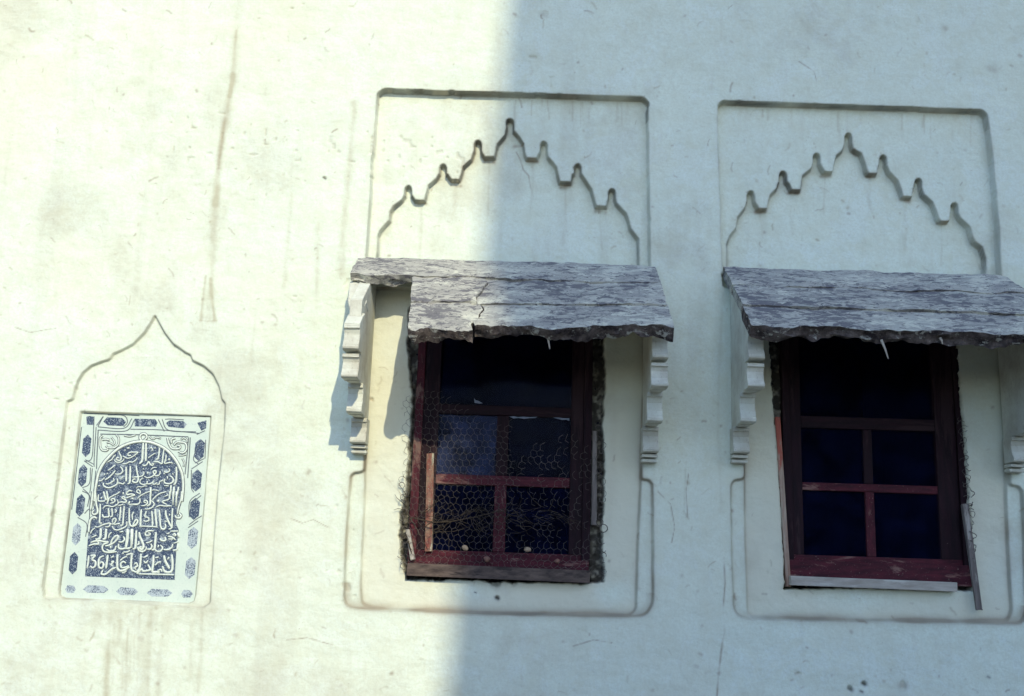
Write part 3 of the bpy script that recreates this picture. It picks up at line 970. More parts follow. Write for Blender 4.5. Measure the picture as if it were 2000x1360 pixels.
def make_bracket(par, org, x, dz, slope_drop, z_wall, first=False):
    """web mesh with corbel blocks as sub-parts; origin at x on the wall"""
    w = 0.030
    if 'web' not in BMESH:
        prof = []
        zt = z_wall - 0.035
        prof.append((-0.01, zt))
        prof.append((0.40, zt - slope_drop * 0.40 - 0.02))
        for zt_, zb_, d in LV:
            prof.append((d - 0.07, zt_ + 0.0))
            prof.append((d - 0.07, zb_ - 0.004))
        prof.append((0.035, LV[-1][1] - 0.004))
        prof.append((0.03, LV[-1][1] - 0.05))
        prof.append((-0.01, LV[-1][1] - 0.05))
        mb = MB()
        n_ = len(prof)
        mb.add([(-w, -d, z) for d, z in prof] + [(w, -d, z) for d, z in prof],
               [tuple(range(n_)), tuple(range(2 * n_ - 1, n_ - 1, -1))] + [(i, i + n_, (i + 1) % n_ + n_, (i + 1) % n_) for i in range(n_)])
        o = mb.build('bracket', M_BRACKET, par, (0, 0, 0), bevel=0.004, jit=0.001)
        BMESH['web'] = o.data
        BMESH['blk'] = []
        blocks = []
        for k, (zt_, zb_, d) in enumerate(LV):
            H_ = zt_ - zb_
            pr = [(d - 0.10, zt_ - 0.001), (d - 0.004, zt_ - 0.001), (d, zt_ - 0.006), (d, zt_ - 0.15 * H_), (d - 0.012, zt_ - 0.18 * H_), (d - 0.020, zt_ - 0.36 * H_), (d - 0.014, zt_ - 0.60 * H_), (d, zt_ - 0.80 * H_), (d + 0.006, zt_ - 0.88 * H_), (d + 0.004, zb_ + 0.006), (d - 0.008, zb_), (d - 0.10, zb_)]
            if k == 0:
                pr = [(d - 0.12, zt_ + 0.085), (d - 0.06, zt_ + 0.05)] + [(d, zt_ + 0.004)] + pr[2:]
            ww = 0.039 + (0.002 if k % 2 else 0)
            bb = MB()
            m_ = len(pr)
            bb.add([(-ww, -d_, z_) for d_, z_ in pr] + [(ww, -d_, z_) for d_, z_ in pr],
                   [tuple(range(m_)), tuple(range(2 * m_ - 1, m_ - 1, -1))] + [(i, i + m_, (i + 1) % m_ + m_, (i + 1) % m_) for i in range(m_)])
            c = bb.build('corbel_block', M_BRACKET, o, bevel=0.0025, jit=0.0012)
            BMESH['blk'].append(c.data)
        for zf in (LV[-1][1] - 0.006, LV[-1][1] - 0.030):
            bb = MB()
            bb.box(-0.040, 0.040, -0.075 + (0.02 if zf < LV[-1][1] - 0.02 else 0), 0.005, zf - 0.016, zf)
            c = bb.build('fillet', M_BRACKET, o, bevel=0.004, jit=0.001)
            BMESH['blk'].append(c.data)
    else:
        o = bpy.data.objects.new('bracket', BMESH['web'])
        COL.objects.link(o)
        o.parent = par
        for k, me in enumerate(BMESH['blk']):
            c = bpy.data.objects.new('corbel_block' if k < 4 else 'fillet', me)
            COL.objects.link(c)
            c.parent = o
    o.location = Vector((x, 0, dz)) - Vector(org)
    return o


def hood_plane(xl, zl, xr, zr):
    def z_wall(x):
        return zl + (zr - zl) * (x - xl) / (xr - xl)
    return z_wall


# --- broken hood over the first window
A, B = P(700, 510), P(1280, 527)
zw1 = hood_plane(A.x, A.z, B.x, B.z)
orgh1 = Vector(((A.x + B.x) / 2, 0, A.z))
hd1 = root('window_hood', orgh1, 'grey plaster hood broken away at its left end, half in sun', 'window hood', 'plaster hoods above the windows')
xl, xr = A.x, B.x
xs1 = P(801, 560, 0.22).x
xc = P(937, 600, 0.4).x
SL = 0.40 / 0.6


def course(x0, x1, d0, d1, zf, drop0, drop1, lift, seamL=None, seamR=None):
    def fn(u, v, ej, su):
        a0 = x0(v) if callable(x0) else (x0 if seamL is None else x0 + seamL(v))
        a1 = x1 if seamR is None else x1 + seamR(v)
        x = a0 + (a1 - a0) * u + su
        d = d0 + (d1 - d0) * v + ej
        s_ = drop0 + (drop1 - drop0) * u
        return Vector((x, -d, zf(x) - s_ * d + lift))
    return fn


seam = lambda v: 0.020 * math.sin(v * 5.0) - 0.006 * math.sin(v * 17)
slab('hood_slab', hd1, orgh1, course(xl, xr, -0.015, 0.215, zw1, SL, SL, 0.018), 110, 10, 0.055, M_HOOD, 1, jag=0.020, rough=0.007)
slab('hood_slab', hd1, orgh1, course(lambda v: P(804 - 3 * v, 560 + 50 * v, 0.2 + 0.21 * v).x, xc, 0.175, 0.425, zw1, 0.82, 0.80, 0.030, None, seam), 30, 10, 0.05, M_HOOD, 2, jag=0.008, rough=0.006)
slab('hood_slab', hd1, orgh1, course(xc + 0.005, xr + 0.005, 0.175, 0.425, zw1, 0.78, 0.72, 0.014, seam, None), 80, 10, 0.05, M_HOOD, 3, jag=0.008, rough=0.006)
slab('hood_slab', hd1, orgh1, course(lambda v: P(801 - 5 * v, 610 + 50 * v, 0.41 + 0.21 * v).x, xc - 0.004, 0.395, 0.63, zw1, 0.83, 0.82, 0.012, None, seam), 34, 10, 0.056, M_HOOD, 4, jag=0.026, rough=0.006, raw=True)
slab('hood_slab', hd1, orgh1, course(xc + 0.004, xr + 0.012, 0.395, 0.605, zw1, 0.79, 0.73, -0.006, seam, None), 84, 10, 0.056, M_HOOD, 5, jag=0.026, rough=0.006, raw=True)
for x_, zoff in ((P(701, 885, 0.04).x, 0.0), (P(1268, 905, 0.04).x, P(1290, 756, 0.455).z - LV[1][1])):
    make_bracket(hd1, orgh1, x_, zoff, SL, A.z)
# plaster lump left on the bare bracket
lm = MB()
pts = [P(682, 552, 0.16), P(700, 540, 0.12), P(713, 560, 0.20), P(716, 590, 0.30), P(708, 606, 0.36), P(684, 606, 0.38), P(678, 585, 0.30)]
n_ = len(pts)
lm.add(pts + [p + Vector((random.uniform(-.004, .004), 0.07, -0.03)) for p in pts], [tuple(range(n_)), tuple(range(2 * n_ - 1, n_ - 1, -1))] + [(i, i + n_, (i + 1) % n_ + n_, (i + 1) % n_) for i in range(n_)])
lm.build('plaster_lump', M_BRACKET, hd1, orgh1, bevel=0.010, jit=0.004, smooth=True)
sp_ = MB()
sp_.tube([P(1070, 650, 0.57), P(1071, 665, 0.57), P(1074, 682, 0.565)], 0.007, 5, 0.003)
sp_.build('splinter', M_PALEWOOD, hd1, orgh1)

# --- intact hood over the second window
A2, B2 = P(1414, 529), P(1962, 546)
zw2 = hood_plane(A2.x, A2.z, B2.x, B2.z)
orgh2 = Vector(((A2.x + B2.x) / 2, 0, A2.z))
hd2 = root('window_hood', orgh2, 'intact blue-grey plaster hood in full shade over the right-hand window', 'window hood', 'plaster hoods above the windows')
slab('hood_slab', hd2, orgh2, course(A2.x, B2.x + 0.01, -0.015, 0.215, zw2, SL, SL, 0.016), 110, 10, 0.05, M_HOOD, 11, jag=0.016, rough=0.007)
slab('hood_slab', hd2, orgh2, course(A2.x + 0.004, B2.x + 0.02, 0.185, 0.435, zw2, SL + 0.01, SL + 0.01, 0.003), 110, 10, 0.05, M_HOOD, 12, jag=0.010, rough=0.006)
slab('hood_slab', hd2, orgh2, course(A2.x + 0.008, B2.x + 0.03, 0.415, 0.610, zw2, SL + 0.03, SL + 0.03, -0.015), 120, 10, 0.058, M_HOOD, 13, jag=0.024, rough=0.006, raw=True)
for x_, zoff in ((P(1444, 905, 0.04).x, P(1473, 757, 0.455).z - LV[1][1]), (P(1984, 912, 0.04).x, P(1473, 757, 0.455).z - LV[1][1] - 0.003)):
    make_bracket(hd2, orgh2, x_, zoff, SL, A.z)
for a, b_ in (((1721, 664), (1735, 701)), ((1836, 660), (1841, 672))):
    sp_ = MB()
    m_ = ((a[0] + b_[0]) / 2 + 1, (a[1] + b_[1]) / 2)
    sp_.tube([P(*a, 0.57), P(*m_, 0.575), P(*b_, 0.57)], 0.007, 5, 0.003)
    sp_.build('splinter', M_PALEWOOD, hd2, orgh2)

# ------------------------------------------------------------------ inscription plaque
PY = 0.032                                        # face of the slab behind the wall plane


def Q(px, py, out=0.0):
    return P(px, py, -(PY - out))


c0 = Q(270, 1170)
plq = root('inscription_plaque', c0, 'white marble plaque with blue-ground Arabic inscription set in the ogee niche', 'plaque')


def prism(name, pts, out0, out1, mat, par, bev=0.0):
    mb = MB()
    n_ = len(pts)
    f0 = [Q(x, y, out1) for x, y in pts]
    f1 = [v_ + Vector((0, out1 - out0, 0)) for v_ in f0]
    mb.add(f0 + f1, [tuple(range(n_)), tuple(range(2 * n_ - 1, n_ - 1, -1))] + [(i, i + n_, (i + 1) % n_ + n_, (i + 1) % n_) for i in range(n_)])
    return mb.build(name, mat, par, c0, bevel=bev)


prism('slab', slab_px, -0.014, 0.0, M_MARBLE, plq, 0.0015)
fld = [(166, 1126), (341, 1133), (344, 1080), (349, 1035), (343, 1022), (346, 1010), (354, 985), (356, 950), (353, 925), (345, 903), (330, 884), (312, 873), (290, 866), (277, 864), (255, 867), (235, 876), (215, 891), (202, 906), (193, 926), (188, 950), (185, 985), (181, 1000), (184, 1010), (176, 1020), (172, 1045)]
prism('painted_field', fld, -0.001, 0.0006, M_BLUE, plq)
hexs = []
k6 = lambda pts: crop((140, 790), 6.8, pts)
tops = [k6([(195, 165), (240, 155), (300, 165), (300, 275), (200, 270)]), k6([(420, 230), (470, 170), (670, 182), (722, 236), (685, 288), (480, 280)]), k6([(835, 190), (1110, 197), (1140, 242), (1120, 298), (838, 294)]), k6([(1250, 250), (1300, 212), (1480, 222), (1530, 265), (1490, 318), (1290, 300)]), k6([(1668, 245), (1790, 212), (1785, 320), (1722, 350)])]
for hx in tops:
    prism('cartouche', hx, -0.001, 0.0006, M_BLUE, plq)
k2 = lambda x, y: (60 + x / 2.124, 580 + y / 2.124)
for i, (cx, cy) in enumerate([(232, 618), (215, 742), (206, 865), (190, 985), (177, 1105), (700, 635), (688, 762), (680, 880), (672, 1000), (662, 1125)]):
    a_, b_ = (17, 47) if cx < 400 else (20, 46)
    pp = [k2(cx + 0.10 * dy * -1 + dx, cy + dy) for dx, dy in ((0, -b_), (a_, -b_ * 0.62), (a_, b_ * 0.62), (0, b_), (-a_, b_ * 0.62), (-a_, -b_ * 0.62))]
    prism('cartouche', pp, -0.001, 0.0006, M_BLUE if i not in (3, 8, 9) else M_BLUEWORN, plq)
for cx, cy, a_ in ((165, 1213, 22), (270, 1213, 54), (400, 1222, 46), (535, 1228, 54), (648, 1232, 24)):
    pp = [k2(cx + dx, cy + dy + dx * 0.03) for dx, dy in ((-a_, 2), (-a_ * 0.6, -16), (a_ * 0.6, -15), (a_, 0), (a_ * 0.6, 15), (-a_ * 0.6, 16))]
    prism('cartouche', pp, -0.001, 0.0006, M_BLUEWORN, plq)


def ribbon(mb, pts, w, hgt, base=0.0, flat=False):
    """raised stroke of width w (photo pixels) along pts (photo pixels) on the slab face"""
    c = catmull(pts, 1.6)
    if len(c) == 1:
        return
    prof = [(-1, 0), (-0.80, 0.75), (0, 1.0), (0.80, 0.75), (1, 0)] if not flat else [(-1, 0), (-1, 1), (1, 1), (1, 0)]
    k = len(prof)
    n0 = len(mb.v)
    L = len(c)
    for i, p in enumerate(c):
        t_ = c[min(i + 1, L - 1)] - c[max(i - 1, 0)]
        if t_.length < 1e-6:
            t_ = Vector((1, 0))
        t_.normalize()
        nn = Vector((-t_.y, t_.x))
        taper = 1.0 if L < 4 else (0.72 + 0.28 * min(1, 2.0 * min(i, L - 1 - i) / (L * 0.35)) if not flat else 1)
        for a_, b_ in prof:
            q = p + nn * (a_ * w / 2 * taper)
            mb.v.append(tuple(Q(q.x, q.y, base + b_ * hgt)))
    for i in range(L - 1):
        for j in range(k - 1):
            mb.f.append((n0 + i * k + j, n0 + (i + 1) * k + j, n0 + (i + 1) * k + j + 1, n0 + i * k + j + 1))
    mb.f.append(tuple(n0 + j for j in range(k)))
    mb.f.append(tuple(n0 + (L - 1) * k + j for j in range(k)))


C = {'c3': ((160, 840), 9.09), 'a1': ((160, 840), 18.18), 'a2': ((260, 840), 16.667), 'a3': ((180, 900), 19.43), 'a4': ((260, 900), 18.18), 'a5': ((170, 960), 17.0), 'a6': ((260, 960), 17.0), 'a7': ((160, 1030), 12.36), 'a8': ((250, 1030), 12.36), 'k6': ((140, 790), 6.8)}


def strokes(name, mat, data, hgt=0.0035, base=0.0006, wmul=1.0, flat=False, wadd=0.0):
    mb = MB()
    for key, w, pts in data:
        o_, s_ = C[key]
        pp = crop(o_, s_, pts)
        if len(pp) == 1:
            x, y = pp[0]
            r_ = w / s_ / 2
            pp = [(x - r_ * 0.6, y), (x + r_ * 0.6, y + 0.2)]
        ribbon(mb, pp, w / s_ * wmul + wadd, hgt, base, flat)
    return mb.build(name, mat, plq, c0, smooth=not flat)


arch_band = [('c3', 44, [(215, 1270), (230, 1100), (255, 950), (285, 800), (330, 680), (400, 570), (480, 480), (570, 390), (680, 310), (800, 255), (930, 217), (1080, 205), (1200, 217), (1300, 247), (1420, 302), (1530, 380), (1620, 480), (1690, 580), (1740, 680), (1780, 800), (1797, 950), (1792, 1100), (1775, 1270)]),
             ('a5', 60, [(190, 0), (150, 350), (130, 500), (112, 620)]), ('a5', 62, [(275, 0), (300, 400), (350, 620), (330, 720), (250, 770), (185, 740), (180, 670), (235, 640)]),
             ('a5', 66, [(330, 900), (230, 855), (130, 920), (80, 1050), (50, 1360)]), ('a6', 50, [(1610, 0), (1590, 250), (1500, 550), (1470, 750)]), ('a6', 60, [(1400, 800), (1430, 870), (1550, 880), (1590, 790), (1530, 740)]),
             ('a2', 58, [(330, 400), (240, 310), (220, 230), (260, 150), (350, 120), (430, 170), (440, 260), (360, 330)])]
scrolls = [('a1', 55, [(740, 210), (660, 270), (640, 400), (650, 600), (720, 715), (850, 735), (930, 690), (860, 660)]), ('a1', 50, [(860, 560), (900, 620), (1020, 640), (1150, 630), (1270, 540), (1310, 420), (1300, 280), (1220, 170)]), ('a1', 42, [(1040, 260), (1130, 370), (1160, 470), (1100, 520), (980, 450), (880, 470)]), ('a1', 60, [(720, 350), (850, 330), (980, 360)]), ('a1', 45, [(1500, 200), (1700, 230), (1900, 180)]),
           ('a2', 55, [(1120, 260), (1150, 420), (1250, 590), (1400, 620), (1520, 590), (1520, 510), (1420, 520)]), ('a2', 55, [(1320, 500), (1420, 400), (1560, 400), (1690, 430), (1740, 540), (1710, 680), (1600, 750), (1470, 700)]), ('a2', 40, [(1560, 320), (1640, 260), (1750, 330), (1740, 420)]), ('a2', 60, [(1370, 260), (1240, 320), (1250, 440)]), ('a2', 40, [(540, 220), (640, 300), (760, 240), (900, 280)]), ('a2', 36, [(1480, 830), (1600, 830), (1720, 800)]), ('a2', 36, [(1600, 930), (1660, 1060), (1640, 1200)])]
strokes('dark_outline', M_GROOVE, arch_band, 0.0010, 0.0004, 1.0, True, 2.4)  # wider blue-grey ribbon under the raised strokes
strokes('arch_band', M_LETTER, arch_band, 0.005, 0.0012)
for sc_ in ([q for q in scrolls if q[0] == 'a1'], [q for q in scrolls if q[0] == 'a2']):
    strokes('scroll_ornament', M_LETTER, sc_, 0.004, 0.0012, 0.92)
    strokes('dark_outline', M_GROOVE, sc_, 0.0010, 0.0004, 1.0, True, 1.9)
line1 = [('a2', 75, [(330, 430), (310, 700), (290, 990), (200, 1110)]), ('a2', 70, [(420, 430), (415, 700), (410, 1020)]), ('a2', 55, [(860, 580), (840, 780), (810, 930), (730, 970)]), ('a2', 50, [(1000, 640), (970, 850), (940, 1090), (880, 1080), (780, 1030), (660, 1040)]), ('a2', 46, [(1075, 800), (1060, 950), (1020, 1090), (1120, 1080), (1220, 1062), (1300, 1090)]), ('a2', 66, [(1190, 930), (1150, 990)]), ('a2', 36, [(480, 920), (600, 830), (730, 750)]), ('a2', 34, [(530, 610), (590, 580), (640, 640), (600, 690)]), ('a2', 34, [(680, 600), (735, 580)]), ('a2', 48, [(300, 1130), (370, 1170), (450, 1120), (500, 1030), (560, 1120), (620, 1160), (670, 1100), (600, 1090)]),
         ('a1', 50, [(2000, 790), (1850, 790), (1700, 800), (1630, 860), (1660, 920), (1750, 900)]), ('a1', 46, [(2000, 800), (1900, 880), (1780, 960), (1640, 1010), (1520, 970), (1450, 920)]), ('a1', 50, [(1300, 750), (1340, 850), (1390, 950), (1380, 1060), (1290, 1090), (1220, 1040), (1250, 980), (1310, 1000)]), ('a1', 46, [(1190, 890), (1120, 960), (1050, 1060), (960, 1110), (900, 1160)]), ('a1', 46, [(1150, 1060), (1200, 1130), (1320, 1160), (1450, 1100), (1500, 1020)]), ('a1', 46, [(1440, 1200), (1560, 1200), (1700, 1130), (1780, 1150), (1900, 1080), (1960, 1000)]), ('a1', 60, [(1530, 720)]), ('a1', 55, [(1600, 650), (1690, 640)])]
line2 = [('a3', 50, [(590, 380), (720, 290), (880, 160)]), ('a3', 56, [(480, 740), (620, 650), (780, 500), (880, 370)]), ('a3', 56, [(870, 500), (960, 520), (1090, 490), (1160, 400), (1130, 300), (1060, 220)]), ('a3', 46, [(250, 760), (330, 770), (400, 710), (480, 650)]), ('a3', 70, [(470, 520)]), ('a3', 60, [(570, 490)]), ('a3', 60, [(420, 840), (430, 940), (520, 1010), (650, 1030), (800, 980), (930, 900), (965, 820), (960, 680)]), ('a3', 50, [(510, 860), (600, 890), (720, 830), (825, 750), (800, 660)]), ('a3', 54, [(960, 850), (1080, 860), (1180, 890), (1220, 820)]), ('a3', 36, [(1070, 710), (1190, 590)]), ('a3', 74, [(1290, 230), (1290, 500), (1290, 790)]), ('a3', 74, [(1450, 200), (1440, 500), (1420, 840), (1340, 870)]), ('a3', 60, [(240, 930), (270, 980)]),
         ('a4', 60, [(100, 170), (140, 400), (180, 640), (140, 760), (60, 780), (-20, 740), (0, 670), (80, 650)]), ('a4', 46, [(-40, 590), (100, 580), (240, 570), (340, 530), (385, 450), (370, 380)]), ('a4', 60, [(360, 290)]), ('a4', 50, [(400, 560), (520, 610), (680, 560), (770, 480), (820, 410), (770, 350), (710, 400), (740, 470), (800, 540), (900, 530), (950, 450), (960, 360)]), ('a4', 46, [(530, 400), (500, 480)]), ('a4', 36, [(620, 330), (720, 250), (840, 240)]), ('a4', 46, [(1100, 360), (1150, 420), (1260, 400), (1300, 330), (1250, 280)]), ('a4', 60, [(1100, 460)]), ('a4', 46, [(350, 610), (250, 700), (250, 800), (360, 850), (480, 820), (505, 720)]), ('a4', 46, [(480, 830), (600, 820), (700, 770), (720, 700)]), ('a4', 46, [(680, 830), (780, 840), (830, 770)]), ('a4', 46, [(830, 850), (920, 830), (935, 740)]), ('a4', 46, [(930, 760), (1080, 680)]), ('a4', 56, [(1130, 640), (1110, 780), (1300, 820), (1430, 720), (1390, 600), (1300, 530)]), ('a4', 40, [(1210, 560), (1225, 660)]), ('a4', 40, [(1100, 890), (1270, 900)]), ('a4', 68, [(1530, 220), (1540, 500), (1510, 780), (1430, 860)]), ('a4', 60, [(1410, 470)])]
line3 = [('a4', 36, [(110, 990), (180, 920), (300, 940), (400, 900), (500, 910)]), ('a4', 46, [(240, 1170), (140, 1130), (130, 1060), (200, 1040), (255, 1100), (240, 1200)]), ('a4', 66, [(620, 940), (630, 1273)]), ('a4', 54, [(1345, 870), (1320, 1273)]), ('a4', 64, [(1450, 930), (1440, 1273)]), ('a4', 58, [(1610, 930), (1560, 1273)]), ('a4', 34, [(640, 1060), (760, 1040), (930, 1080)]),
         ('a5', 60, [(545, 0), (600, 200), (640, 300)]), ('a5', 60, [(655, 0), (680, 180), (690, 330), (660, 420)]), ('a5', 46, [(380, 100), (370, 300), (480, 330), (600, 320)]), ('a5', 60, [(480, 220)]), ('a5', 42, [(1100, 10), (1000, 80), (850, 150), (740, 220), (710, 330)]), ('a5', 46, [(760, 400), (880, 370), (930, 290), (860, 240), (790, 290), (840, 320)]), ('a5', 42, [(1010, 280), (1030, 400), (930, 480), (830, 510), (700, 480), (600, 490), (520, 580)]), ('a5', 46, [(1040, 380), (1150, 350), (1270, 370), (1310, 310), (1230, 260), (1150, 210), (1220, 170), (1275, 250)]), ('a5', 46, [(1300, 230), (1440, 170), (1590, 130)]), ('a5', 50, [(1590, 110), (1440, 90), (1340, 120), (1310, 60), (1400, -20), (1500, -10)]), ('a5', 76, [(1200, 60)]), ('a5', 60, [(1470, 240), (1540, 230)]), ('a5', 50, [(1370, 430), (1420, 330)]), ('a5', 46, [(1380, 440), (1500, 430), (1700, 420)]), ('a5', 36, [(1020, 490), (1200, 430)]),
         ('a6', 46, [(225, 240), (220, 370), (130, 440), (0, 440)]), ('a6', 40, [(130, 250), (240, 150), (400, 60), (560, 0)]), ('a6', 62, [(575, 0), (570, 250), (560, 420), (460, 490)]), ('a6', 46, [(390, 580), (480, 590), (620, 540), (700, 430), (660, 350), (610, 310)]), ('a6', 46, [(640, 290), (760, 160), (900, 70), (1100, 10)]), ('a6', 46, [(270, 480), (380, 470), (475, 400), (460, 320), (380, 300), (360, 360), (430, 380)]), ('a6', 46, [(760, 520), (900, 470), (1050, 490), (1280, 480)]), ('a6', 50, [(1210, 0), (1190, 250), (970, 340), (1120, 440)]), ('a6', 90, [(830, 320)]), ('a6', 36, [(1030, 180), (1170, 110)]), ('a6', 62, [(1335, 0), (1320, 450)]), ('a6', 60, [(1450, 0), (1420, 500)])]
line4 = [('a5', 58, [(440, 420), (430, 700), (420, 1040), (500, 1050)]), ('a5', 54, [(705, 560), (725, 820), (660, 850), (540, 850), (505, 760)]), ('a5', 52, [(825, 560), (835, 800), (760, 860)]), ('a5', 58, [(1115, 520), (1100, 750), (1070, 980)]), ('a5', 58, [(1235, 490), (1210, 750), (1180, 1100), (1100, 1130)]), ('a5', 40, [(930, 720), (975, 640), (920, 600)]), ('a5', 46, [(840, 1050), (860, 930), (930, 890), (965, 960), (880, 1080), (780, 1080)]), ('a5', 46, [(250, 1150), (350, 1190), (480, 1130), (620, 1080), (770, 1060), (720, 1170), (600, 1180)]), ('a5', 50, [(1320, 1000), (1310, 1140), (1180, 1230), (1000, 1290), (880, 1240), (840, 1160)]), ('a5', 46, [(890, 1110), (1000, 1080), (1090, 1070)]), ('a5', 60, [(1400, 560), (1400, 800), (1410, 1060), (1490, 1160), (1640, 1080), (1680, 970), (1610, 950), (1510, 1140)]), ('a5', 46, [(1555, 680), (1500, 780), (1510, 950)]),
         ('a6', 66, [(270, 600), (250, 850), (240, 1160)]), ('a6', 46, [(0, 1170), (100, 1120), (150, 1000), (120, 930), (50, 980)]), ('a6', 50, [(200, 1160), (400, 1160), (640, 1170), (800, 1190)]), ('a6', 50, [(440, 650), (400, 760), (390, 850), (500, 870), (520, 960), (420, 1000), (340, 960)]), ('a6', 58, [(615, 650), (640, 900), (640, 1160)]), ('a6', 68, [(725, 580), (750, 850), (785, 1180)]), ('a6', 62, [(870, 620), (890, 900), (920, 1200), (1020, 1260), (1080, 1180), (1060, 1080)]), ('a6', 68, [(1075, 630), (1095, 820), (1170, 1000), (1260, 1180)]), ('a6', 58, [(1310, 560), (1290, 900), (1280, 1200), (1180, 1260)]), ('a6', 42, [(1040, 990), (1120, 1000)]), ('a6', 66, [(1210, 780)])]
line5 = [('a7', 32, [(200, 160), (240, 80), (310, 20)]), ('a7', 60, [(455, 30), (440, 250), (360, 290)]), ('a7', 60, [(585, 40), (565, 260), (500, 290)]), ('a7', 32, [(640, 270), (660, 180), (720, 120)]), ('a7', 44, [(210, 370), (300, 340), (430, 330), (540, 350), (640, 350)]), ('a7', 40, [(160, 450), (280, 410), (400, 400), (330, 270)]), ('a7', 32, [(230, 250), (350, 190)]), ('a7', 44, [(690, 430), (720, 320), (800, 220), (875, 210), (850, 290), (760, 380), (640, 440), (560, 450)]), ('a7', 44, [(640, 370), (520, 420), (490, 510), (540, 590), (680, 610), (840, 590)]), ('a7', 40, [(590, 530), (680, 580), (790, 550), (820, 450)]), ('a7', 56, [(690, 480)]), ('a7', 40, [(880, 350), (960, 360), (1025, 300), (1000, 220)]), ('a7', 32, [(910, 120), (1000, 100)]), ('a7', 44, [(890, 400), (880, 490), (950, 530), (1040, 510), (1150, 520)]), ('a7', 70, [(1105, 40), (1095, 270), (1060, 490)]), ('a7', 62, [(1210, 40), (1190, 500)]), ('a7', 32, [(1000, 600), (1090, 600), (1160, 560)]), ('a7', 46, [(990, 630)]),
         ('a8', 52, [(110, 40), (100, 280), (70, 480), (0, 500)]), ('a8', 56, [(200, 80), (190, 300), (170, 500), (110, 530)]), ('a8', 60, [(270, 120), (290, 230), (340, 350), (375, 460), (330, 540), (275, 500), (330, 470)]), ('a8', 36, [(250, 340), (265, 400), (220, 430)]), ('a8', 40, [(620, 90), (500, 90), (420, 130), (430, 195), (520, 190), (535, 150), (480, 140)]), ('a8', 40, [(230, 480), (260, 560), (350, 590), (430, 540), (440, 470)]), ('a8', 44, [(460, 530), (540, 530), (575, 460), (550, 400)]), ('a8', 36, [(430, 380), (520, 360), (590, 320)]), ('a8', 58, [(675, 120), (660, 300), (635, 520), (570, 550)]), ('a8', 40, [(640, 520), (690, 575), (780, 580), (835, 500), (780, 430)]), ('a8', 36, [(720, 490), (740, 430)]), ('a8', 44, [(770, 270), (800, 320), (900, 320), (890, 230)]), ('a8', 44, [(960, 220), (1060, 240), (1150, 310)]), ('a8', 36, [(970, 285), (1080, 290)]), ('a8', 38, [(1080, 200), (1120, 155), (1155, 200), (1100, 215)]), ('a8', 32, [(1100, 390), (1220, 350)]), ('a8', 44, [(860, 540), (980, 540), (1060, 480), (1080, 400)]), ('a8', 48, [(1080, 560), (1180, 540), (1200, 420)]), ('a8', 42, [(1200, 130), (1220, 250)]), ('a8', 36, [(930, 160), (1000, 140)]), ('a8', 38, [(1030, 100), (1210, 92)])]
line6 = [('a7', 46, [(165, 680), (150, 850), (120, 990)]), ('a7', 48, [(205, 690), (315, 680), (245, 780), (325, 830), (320, 930), (260, 980), (200, 940)]), ('a7', 48, [(525, 690), (430, 740), (400, 850), (410, 960), (480, 990), (525, 900), (480, 840), (430, 880)]), ('a7', 54, [(625, 670), (600, 850), (580, 1000)]), ('a7', 34, [(700, 740), (770, 690)]), ('a7', 40, [(700, 830), (765, 830), (700, 900), (740, 930)]), ('a7', 58, [(855, 660), (850, 850), (860, 1000), (920, 1050), (1010, 1040), (1150, 960)]), ('a7', 36, [(920, 810), (1000, 740), (1085, 710)]), ('a7', 44, [(1065, 870), (1000, 830), (940, 880), (950, 970), (1040, 970), (1130, 930)]), ('a7', 48, [(820, 970), (700, 1030), (580, 1130), (470, 1130), (500, 1040)]), ('a7', 34, [(960, 1100), (1010, 1100), (1080, 1050)]), ('a7', 52, [(1212, 620), (1190, 800), (1190, 1000), (1240, 1070)]), ('a7', 38, [(1060, 680), (1200, 630)]),
         ('a8', 52, [(100, 1040), (200, 1080), (270, 1000), (300, 850), (312, 640)]), ('a8', 40, [(150, 900), (200, 860), (225, 940), (160, 980), (200, 1030)]), ('a8', 48, [(210, 1130), (330, 1010), (360, 1060), (460, 1050), (535, 1020), (480, 900)]), ('a8', 40, [(250, 1130), (600, 1135), (1110, 1150)]), ('a8', 40, [(370, 740), (480, 680)]), ('a8', 40, [(380, 820), (430, 860), (485, 800)]), ('a8', 58, [(615, 680), (610, 850), (590, 1070), (680, 1080), (760, 1090)]), ('a8', 38, [(660, 740), (740, 720)]), ('a8', 40, [(650, 920), (730, 850), (800, 840)]), ('a8', 40, [(710, 1060), (790, 1020), (820, 1080)]), ('a8', 58, [(830, 940), (880, 1060), (980, 1090), (1060, 1040), (1075, 850), (1055, 660)]), ('a8', 64, [(870, 680), (900, 820), (1000, 1000)]), ('a8', 38, [(950, 780), (995, 720)])]
for ln in (line1, line2, line3, line4, line5, line6):
    strokes('inscription_line', M_LETTER, ln, 0.0050, 0.0006, 0.98)
